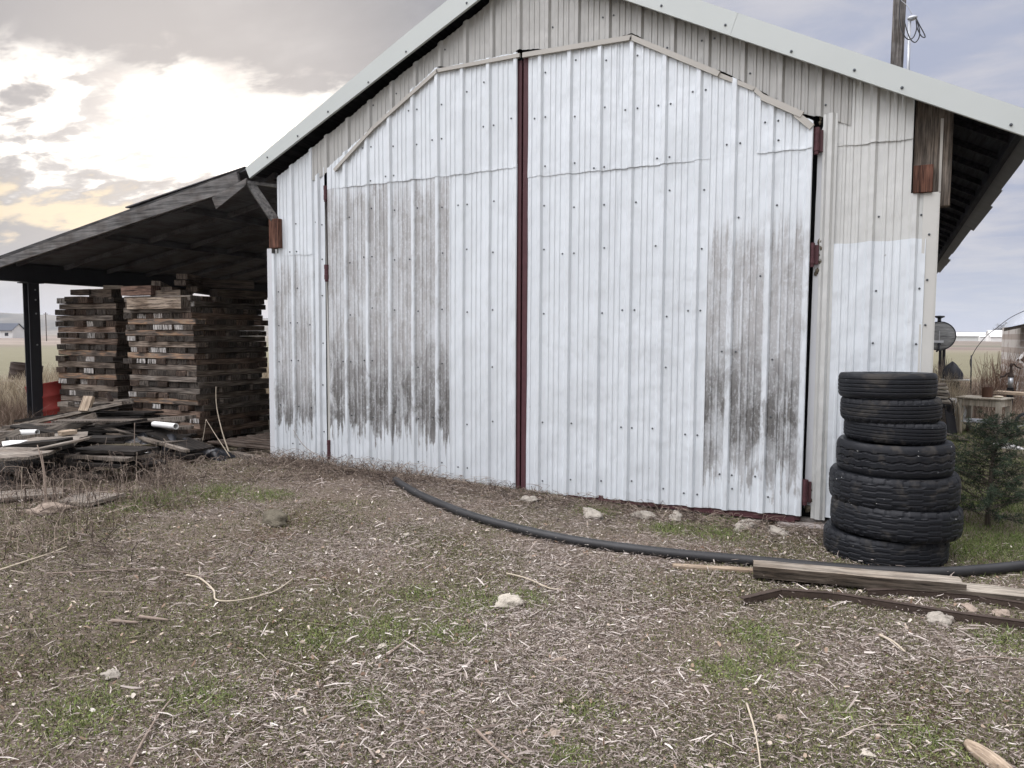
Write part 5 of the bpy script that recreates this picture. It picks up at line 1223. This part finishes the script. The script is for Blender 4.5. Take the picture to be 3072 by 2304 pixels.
# covered grill
Yg = 9.6; c = on_y(2855, 1139, Yg); sx = (on_y(2888, 1139, Yg).x-c.x)
grill = thing('barbecue_grill', 'barbecue grill under a bunched black cover with a pale side shelf in dead weeds', 'grill', (c.x, Yg, 0)); z = c.z; gb = float(gz(c.x, Yg))
mb = MB(); N1, N2 = 28, 10; htop = on_y(2855, 1088, Yg).z-z; rs = random.Random(2)
for i in range(N2+1):
    t_ = i/N2; w_ = sx*1.03*(1-.10*t_-.90*t_**2.6*.98)
    for j in range(N1):
        th = 2*math.pi*j/N1; k = 1+.06*math.sin(5*th+6*t_)+.03*math.sin(11*th+3*t_)
        mb.v.append(Vector((w_*math.cos(th)*k, w_*.75*math.sin(th)*k, z+.015+htop*t_+.015*math.sin(4*th))))
for i in range(N2):
    for j in range(N1): q = (j+1) % N1; mb.f.append((i*N1+j, i*N1+q, (i+1)*N1+q, (i+1)*N1+j)); mb.m.append(0)
mb.f.append(tuple(N2*N1+j for j in range(N1))); mb.m.append(0); mb.build('cover', M['steel'], grill, True, world=False)
mb = MB(); mb.box((sx*.25, 0, z), (sx*2.75, sx*1.3, .025), bev=.004); mb.build('side_shelf', M['trim'], grill, world=False)
mb = MB(); mb.box((-.03, 0, z-.11), (sx*1.75, sx*1.2, .17), bev=.02); mb.build('firebox', M['dark'], grill, world=False)
for x in (-.75, .75):
    for y in (-.4, .4): mb = MB(); mb.tube([(x*sx, y*sx, z-.1), (x*sx*1.1, y*sx, gb)], .014, 8); mb.build('leg', M['steel'], grill, world=False)
for x in (-.82, .82): mb = MB(); mb.lathe([(.03, -.02), (.075, -.02), (.08, 0), (.075, .02), (.03, .02)], (x*sx*1.1, -.4*sx-.04, gb+.08), 18, 0, Ry); mb.build('wheel', M['rubber'], grill, world=False)
# table
c = on_z(2948, 1290, 0.0); Yb = 7.2
tb = thing('yard_table', 'small beige wooden table with a lower shelf standing in the yard', 'table', (on_y(2950, 1250, Yb).x, Yb, float(gz(4.5, Yb)))); tb.rotation_euler = (0, 0, -.42)
M['tablewood'] = wood('table_paint', (.34, .31, .25), (.50, .47, .40), 'z', .6)
w2, d2, ht = .31, .25, on_y(2930, 1195, Yb-.2).z-float(gz(4.5, Yb))
lg = .035
for x in (-1, 1):
    for y in (-1, 1): mb = MB(); mb.box((x*(w2-lg), y*(d2-lg), ht/2-.01), (lg*2, lg*2, ht-.02), bev=.003); mb.build('leg', M['tablewood'], tb, world=False)
mb = MB(); mb.box((0, 0, ht), (w2*2+.04, d2*2+.04, .022), bev=.004); mb.build('tabletop', M['tablewood'], tb, world=False)
mb = MB()
for y in (-1, 1): mb.box((0, y*(d2-.02), ht-.07), (w2*2-.14, .02, .10))
for x in (-1, 1): mb.box((x*(w2-.02), 0, ht-.07), (.02, d2*2-.14, .10))
mb.build('apron', M['tablewood'], tb, world=False)
mb = MB(); mb.box((0, 0, .19), (w2*2-.02, d2*2-.02, .02)); mb.build('shelf', M['whitetrim'], tb, world=False)
p = on_y(2962, 1178, Yb-.02); mb = MB(); r_ = .075; mb.lathe([(r_-.006, .02), (r_-.006, .155), (r_, .16), (r_, 0), (0, 0)], (0, 0, 0), 24); can = mb.build('metal_can', M['rust'], None, world=False)
can.location = (p.x, Yb-.02, tb.location.z+ht+.012); tag(can, 'rusty brown open can standing on the beige table', 'can')
mb = MB(); p = on_y(2995, 1192, Yb-.05); blob(mb, (0, 0, 0), .05, 12, 0, (1.6, 1, .35), .2, 9); o = mb.build('yellow_rag', M['lidtan'], None, True, world=False); o.location = (p.x-.01, Yb-.1, tb.location.z+ht+.03); tag(o, 'small pale yellow rag lying right of the can on the table', 'rag')
# junk by the barn corner
Yj = 7.0
p0, p1 = on_y(2782, 1245, Yj), on_y(2828, 1302, Yj)
mb = MB(); mb.lathe([(0, 0), (.19, 0), (.23, .42), (.24, .43), (.235, .45), (.21, .45), (.17, .05)], (0, 0, 0), 28); o = mb.build('black_bin', M['dark'], None, True, world=False); o.location = (on_y(2802, 1290, Yj).x, Yj, 0); tag(o, 'dark round bin against the barn side under folded sacks', 'bin')
rs = random.Random(8)
for i in range(7):
    zz_ = .47+i*.045; mb = MB(); mb.box((0, 0, 0), (.44-.02*i, .36, .035), bev=.016)
    for j, v_ in enumerate(mb.v): mb.v[j] = v_+Vector((0, 0, .012*math.sin(v_.x*14+i)+.008*math.sin(v_.y*17+i*2)))
    o = mb.build('folded_sack', M['stone' if i % 3 else 'woodgrey'], None, world=False); o.location = (on_y(2803, 1220, Yj).x+rs.uniform(-.02, .02), Yj, zz_); o.rotation_euler = (0, 0, rs.uniform(-.1, .1))
    tag(o, 'folded pale sack, %s from the bottom of the pile on the dark bin' % ORD[i+1], 'sack', 'folded sacks piled on the bin')
A = on_y(2850, 1322, Yj-.3); B = on_y(2833, 1194, Yj+.1)
fr = thing('leaning_frame', 'dark open wooden frame leaning over beside the black bin', 'frame', (A.x, A.y, A.z))
R = frame(A, B, (1, -.6, 0)); L_ = (B-A).length; mb = MB(); mid = (A+B)/2
for s in (-1, 1): mb.box(mid+R@Vector((0, s*.17, 0)), (L_, .03, .09), R)
for s in (-1, -.1, 1): mb.box(mid+R@Vector((s*L_*.48, 0, 0)), (.04, .34, .08), R)
mb.build('rails', M['wooddark'], fr); mb = MB(); mb.box(mid+R@Vector((0, 0, .05)), (L_, .34, .012), R); mb.build('backing', M['dark'], fr)
p = on_y(2856, 1232, Yj+.4); mb = MB(); mb.lathe([(0, 0), (.12, .015), (.2, .05), (.205, .06), (.12, .03), (0, .02)], (0, 0, 0), 24, 0, Matrix.Rotation(1.2, 3, 'X')@Matrix.Rotation(.5, 3, 'Y')); o = mb.build('white_basin', M['whiteplastic'], None, True, world=False); o.location = p; tag(o, 'cracked whitish basin propped behind the leaning frame', 'basin')
log_beam(gpt(2825, 1300, .10), gpt(2905, 1322, .01), .22, .012, M['postwood'], 'metal_sheet', 'dark curved sheet lying on the grass before the black bin', 'sheet', seed=4, jag=.02, sag=-.02)
# white rubbish in the grass
p = gpt(3035, 1346); shoe = thing('white_shoe', 'dirty white shoe lying on its side in the grass at right', 'shoe', (p.x, p.y, p.z)); shoe.rotation_euler = (0, 0, -.3); mb = MB()
secs = [(-.13, .03, .06), (-.10, .042, .085), (-.05, .042, .08), (.0, .040, .065), (.06, .046, .045), (.11, .042, .035), (.14, .02, .02)]
for x, w_, h in secs:
    for j in range(10): th = 2*math.pi*j/10; mb.v.append(Vector((x, w_*math.cos(th), max(.004, h*.5+h*.5*math.sin(th)))))
for i in range(len(secs)-1):
    for j in range(10): k = (j+1) % 10; mb.f.append((i*10+j, i*10+k, (i+1)*10+k, (i+1)*10+j)); mb.m.append(0)
mb.f.append(tuple(range(10))); mb.m.append(0); mb.f.append(tuple(60+j for j in range(10))[::-1]); mb.m.append(0); mb.build('upper', M['whiteplastic'], shoe, True, world=False)
mb = MB(); mb.box((0, 0, .006), (.27, .085, .02), bev=.008); mb.build('sole', M['whiteplastic'], shoe, world=False)
p = gpt(2998, 1336); mb = MB(); blob(mb, (0, 0, 0), .07, 10, 0, (1.4, .7, .35), .5, 5); o = mb.build('white_rag', M['whiteplastic'], None, world=False); o.location = (p.x, p.y, p.z+.02); tag(o, 'white crumpled rag in the grass just left of the shoe', 'rag')
for px, py, s, lb in ((1220, 1608, .032, 'pale crumpled paper on the dirt left of the pipe'), (1145, 1946, .03, 'grey white crumpled paper near the brown split stick'), (2600, 2268, .03, 'tiny pale scrap near the bottom of the yard')):
    p = gpt(px, py); mb = MB(); blob(mb, (0, 0, 0), s*.8, 10, 0, (1.3, .8, .35), .5, int(s*1000)); o = mb.build('litter_scrap', M['stonepale'], None, world=False); o.location = (p.x, p.y, p.z+.012); o.rotation_euler = (0, 0, px); tag(o, lb, 'scrap')
# wheel at the right edge
p = on_y(3086, 1272, 6.5); wh = thing('cart_wheel', 'black rubber cart wheel cut off by the right edge behind the spruce', 'wheel', (p.x, 6.5, p.z)); rw = on_y(3131, 1272, 6.5).x-p.x
mb = MB(); mb.lathe([(rw*.80, -.03), (rw*.92, -.04), (rw, -.015), (rw, .015), (rw*.92, .04), (rw*.80, .03), (rw*.80, -.03)], (0, 0, 0), 48, 0, Ry); mb.build('tyre', M['rubber'], wh, True, world=False)
mb = MB(); mb.lathe([(rw*.78, -.02), (rw*.81, -.02), (rw*.81, .02), (rw*.78, .02), (rw*.78, -.02)], (0, 0, 0), 48, 0, Ry); mb.lathe([(0, -.05), (.03, -.05), (.03, .05), (0, .05)], (0, 0, 0), 14, 0, Ry)
for k in range(9): a_ = k*.698; mb.tube([(0, 0, 0), (math.cos(a_)*rw*.79, 0, math.sin(a_)*rw*.79)], .005, 5)
mb.build('rim', M['galv'], wh, world=False)
# hand pump
Yh = 10.5; p = on_y(3030, 1178, Yh)
hp = thing('hand_pump', 'rusty hand pump with a curved handle and pale glass cylinder before the brick shed', 'pump', (p.x, Yh, 0)); u_ = (on_y(3040, 1178, Yh).x-p.x)/10
mb = MB(); gp = float(gz(p.x, Yh)); zz0 = p.z
def zp(py): return on_y(3030, py, Yh).z
mb.tube([(0, 0, gp), (0, 0, zp(1163))], .06, 10); mb.build('base', M['dark'], hp, world=False)
mb = MB(); r_ = 8*u_; mb.lathe([(0, zp(1163)), (r_, zp(1163)), (r_, zp(1130)), (0, zp(1130))], (0, 0, 0), 20); mb.build('glass_cylinder', M['galv'], hp, True, world=False)
mb = MB(); mb.lathe([(r_*1.25, zp(1131)), (r_*1.25, zp(1128)), (r_*.6, zp(1118)), (r_*.5, zp(1100)), (r_*.7, zp(1096)), (r_*.4, zp(1090)), (0, zp(1090))], (0, 0, 0), 16); mb.build('pump_head', M['darkrust'], hp, world=False)
mb = MB(); P = catmull([Vector((0, 0, zp(1119))), Vector((-12*u_, 0, zp(1121))), Vector((-20*u_, 0, zp(1129))), Vector((-32*u_, 0, zp(1131)))], 4); mb.tube(P, .018, 8); mb.build('handle', M['darkrust'], hp, True, world=False)
mb = MB(); P = catmull([Vector((0, 0, zp(1095))), Vector((8*u_, 0, zp(1092))), Vector((18*u_, .1, zp(1100))), Vector((34*u_, .2, zp(1106)))], 4); mb.tube(P, .014, 8); mb.build('spout_rod', M['darkrust'], hp, True, world=False)
log_beam(on_y(2988, 1176, Yh-.4), on_y(3110, 1184, Yh-.6), .35, .05, M['woodpale'], 'white_plank', 'pale flat plank resting low in the weeds below the hand pump', 'plank', seed=12)
# brick shed
Ys = 13.6; xs0 = on_y(3056, 1100, Ys).x
shed = thing('brick_shed', 'small grey brick shed with a corrugated metal roof at the right edge', 'shed', (xs0, Ys, 0))
n = mat('shed_brick', .9, 0, .2); bt = n.add('ShaderNodeTexBrick', ins={0: n.vmap(n.obj, (1, 1, 1), (0, 0, 0), (math.pi/2, 0, 0)), 1: (.20, .175, .155, 1), 2: (.33, .29, .26, 1), 3: (.42, .40, .38, 1), 4: 2.6, 5: .035, 8: .9, 9: .42})
setc(n, n.mix(n.noise(n.obj, 5, 5), bt.outputs[0], (.12, .07, .055), 'MIX') if False else n.mix(n.ss(n.noise(n.obj, 2.5, 5), .5, .7, 0, .6), bt.outputs[0], (.13, .08, .065))); bump(n, bt.outputs[1], .02, -1); M['brick'] = n.mt
zt = on_y(3056, 985, Ys).z+.05
mb = MB(); mb.box((2.0, 1.5, zt/2-.5), (4.0, 3.0, zt+1.0)); mb.build('wall', M['brick'], shed, world=False)
mb = MB(); mb.box((.22, -.03, on_y(3064, 1040, Ys).z), (.10, .05, .75)); mb.build('door_post', M['wooddark'], shed, world=False)
A = on_y(3010, 982, Ys-.1); B = on_y(3160, 950, Ys-1.0); up_ = Vector((.6, 1.6, .55))
mb = MB(); NN = 26
for s in range(2):
    for i in range(NN+1):
        t_ = i/NN; base_ = A.lerp(B, t_); wv = .022*math.sin(i*math.pi*.98)
        mb.v.append(base_+up_*1.6*s+Vector((0, 0, wv)))
for i in range(NN): mb.f.append((i, i+1, NN+1+i+1, NN+1+i)); mb.m.append(0)
mb.build('roof', M['galv'], shed)
mb = MB(); mb.extrude([A+Vector((.02, .03, -.02)), B+Vector((.02, .03, -.02)), B+Vector((.02, .03, -.09)), A+Vector((.02, .03, -.09))], (0, .04, 0)); mb.build('eave_board', M['wooddark'], shed)
wf = thing('window_frame', 'white loose window frame propped at the corner of the brick shed', 'window', tuple(on_y(3075, 1088, Ys-.5)))
q_ = [on_y(x, y, Ys-.5) for x, y in ((3054, 1080), (3076, 1058), (3110, 1085), (3090, 1110))]
for i in range(4):
    a, b = q_[i], q_[(i+1) % 4]; mb = MB(); mb.box((a+b)/2, ((b-a).length+.06, .05, .07), frame(a, b, (0, 1, 0))); mb.build('frame_bar', M['whiteplastic'], wf)
mb = MB(); mb.extrude(q_, (0, .01, 0)); mb.build('pane', M['dark'], wf)
mb = MB(); mb.tube(catmull([on_y(x, y, 12.5) for x, y in ((2913, 1106), (2910, 1085), (2917, 1066), (2932, 1040), (2960, 1007), (2985, 988), (3010, 968), (3040, 948), (3090, 925))], 6), .007, 6)
tag(mb.build('loose_cable', M['steel'], None, True), 'thin loose cable arching from the weeds up to the shed roof', 'cable')
mb = MB(); mb.tube([on_y(2914, 1066, 12.5), on_y(2912, 1180, 12.5)], .014, 6); tag(mb.build('cable_stake', M['steel'], None, True), 'thin dark stake in the weeds holding the end of the loose cable', 'stake')

# ------------------------------------------------------------------ far country
n = mat('far_hills', .95, 0, .1); g = n.noise(n.vmap(n.obj, (.0035, .0035, .012)), 1.0, 7, .7, .5)
setc(n, n.ramp(g, [(.35, (.075, .075, .065)), (.5, (.16, .145, .12)), (.62, (.24, .21, .17))])); M['hills'] = n.mt
def hills(a0, a1, d, hfun, name):
    v = []; f = []; N = 150; K = 8
    for i in range(N+1):
        a = math.radians(a0+(a1-a0)*i/N); h = hfun(a0+(a1-a0)*i/N, i)
        for k in range(K+1):
            t_ = k/K; dd = d*(1+.5*t_); hh = -1.2+h*(smooth(0, 1, t_)+.05*math.sin(i*.9+k*2.1)*t_)
            v.append((CAM[0]+math.sin(a)*dd, CAM[1]+math.cos(a)*dd, float(hh)))
    for i in range(N):
        for k in range(K): q = i*(K+1)+k; f.append((q, q+K+1, q+K+2, q+1))
    o = mesh_obj(name, v, f, M['hills'], None, None, True); tag(o, kind='structure')
hills(-85, -30, 1500, lambda a, i: 54+5*math.sin(a*.35+1.0)+2.5*math.sin(a*1.3)+1.2*math.sin(i*1.1), 'hills')
hills(-40, 40, 4200, lambda a, i: 46+7*math.sin(a*.5+1)+3*math.sin(a*1.7), 'hills')
M['farwhite'] = simple('far_white_wall', (.70, .70, .68), .8, 0, .05, 1, 0); M['farroof'] = simple('far_dark_roof', (.07, .08, .10), .8, 0, .1, 1, 0)
def house(px, py, d, w_, h, label, rot=0.0, roofm='farroof', rr=.8):
    r_ = ray(px, py); r_ = r_/math.hypot(r_[0], r_[1]); p = CAM+r_*d; t_ = thing('farmhouse' if roofm == 'farroof' else 'farm_shed', label, 'house' if roofm == 'farroof' else 'shed', (p[0], p[1], -1.0)); t_.rotation_euler = (0, 0, rot)
    mb = MB(); mb.box((0, 0, h*.5), (w_, w_*.5, h)); mb.extrude([Vector((-w_/2, -w_*.25, h)), Vector((-w_/2, w_*.25, h)), Vector((-w_/2, 0, h+rr*w_*.25))], (w_, 0, 0)); mb.build('wall', M['farwhite'], t_, world=False)
    mb = MB()
    for s in (-1, 1): mb.extrude([Vector((-w_*.53, s*w_*.30, h-.2*rr)), Vector((-w_*.53, 0, h+rr*w_*.25+.1)), Vector((-w_*.53, 0, h+rr*w_*.25+.4)), Vector((-w_*.53, s*w_*.30, h+.1))], (w_*1.06, 0, 0))
    mb.build('roof', M[roofm], t_, world=False)
    if roofm == 'farroof':
        for k in (-.3, 0, .3): mb = MB(); mb.box((k*w_, -w_*.25-.03, h*.5), (w_*.12, .06, h*.4)); mb.build('window', M['dark'], t_, world=False)
house(12, 980, 420, 15, 3.6, 'white farmhouse with a dark roof below the hills at far left', .35)
house(2925, 1045, 700, 34, 4, 'long white farm shed on the horizon, leftmost of the far ones', .05, 'farwhite', .3)
house(2988, 1049, 650, 12, 5, 'small white farm building with a peaked roof on the right horizon', .3, 'farwhite', 1.0)
house(3018, 1051, 640, 20, 3.5, 'low white farm building right of the peaked one on the horizon', -.05, 'farwhite', .4)
house(2958, 1050, 680, 10, 3.5, 'smallest low white farm building between its neighbours on the horizon', .1, 'farwhite', .5)
def far_tree(px, d, h, w_, seed, label):
    r_ = ray(px, 1040); r_ = r_/math.hypot(r_[0], r_[1]); p = CAM+r_*d; t_ = thing('distant_tree', label, 'tree', (p[0], p[1], -1.0), 'bare trees on the right horizon')
    mb = MB(); mb.tube([(0, 0, 0), (.1, 0, h*.55)], [h*.03, h*.012], 6); mb.build('trunk', M['postwood'], t_, world=False)
    rs = np.random.default_rng(seed); n_ = 900; q = rs.normal(0, 1, (n_, 3)); q /= np.linalg.norm(q, axis=1)[:, None]; q *= rs.uniform(.25, 1, (n_, 1))**.5
    lob = 1+.22*np.sin(4*q[:, 0]*2+seed)+.2*np.sin(5*q[:, 2]*2+seed*2); c_ = q*np.array([w_/2, w_/2, h*.36])*lob[:, None]+np.array([0, 0, h*.62])
    s = h*.035; d1 = rs.normal(0, s, (n_, 3)); d2_ = rs.normal(0, s, (n_, 3)); v = np.stack([c_, c_+d1, c_+d2_], 1).reshape(-1, 3)
    o = fast_mesh('crown', v, np.arange(len(v)).reshape(-1, 3), M['fartree'], np.repeat(rs.uniform(0, 1, n_), 3)); o.parent = t_
M['fartree'] = tone_mat('far_tree_twigs', [(0, (.07, .065, .06)), (1, (.17, .155, .14))])
for i, (px, d, h, w_, lb) in enumerate(((2952, 760, 7, 9, 'smallest round bare tree left of the others on the right horizon'), (2972, 800, 9, 12, 'low wide bare tree second from left on the right horizon'), (2992, 790, 12, 12, 'bare tree just left of the tallest on the right horizon'),
    (3008, 820, 16, 14, 'tallest bare tree of the group on the right horizon'), (3028, 800, 11, 14, 'bare tree just right of the tallest on the right horizon'), (3046, 810, 12, 13, 'bare tree on the right horizon nearest the brick shed'))):
    far_tree(px, d, h, w_, i+60, lb)
r_ = ray(139, 1000); r_ = r_/math.hypot(r_[0], r_[1]); p = CAM+r_*260; fp = thing('power_pole', 'thin distant power pole standing in the fields between post and timber stack', 'pole', (p[0], p[1], -.95)); mb = MB(); mb.tube([(0, 0, 0), (0, 0, 8.6)], .14, 6); mb.build('shaft', M['postwood'], fp, world=False); mb = MB(); mb.box((0, 0, 8.1), (2.0, .15, .15)); mb.build('crossarm', M['postwood'], fp, world=False)

# ------------------------------------------------------------------ air
HZ = bpy.data.materials.new('haze_air'); HZ.use_nodes = True; nt = HZ.node_tree; nt.nodes.clear()
pv = nt.nodes.new('ShaderNodeVolumePrincipled'); pv.inputs['Color'].default_value = (.80, .85, .95, 1); pv.inputs['Density'].default_value = .00016; pv.inputs['Anisotropy'].default_value = .2
om = nt.nodes.new('ShaderNodeOutputMaterial'); nt.links.new(pv.outputs[0], om.inputs['Volume'])
mb = MB(); mb.box((0, 0, 53.5), (19000, 19000, 113)); hz_ = mb.build('haze', HZ); tag(hz_, 'thin pale haze over the far fields and hills', 'haze', None, 'stuff')
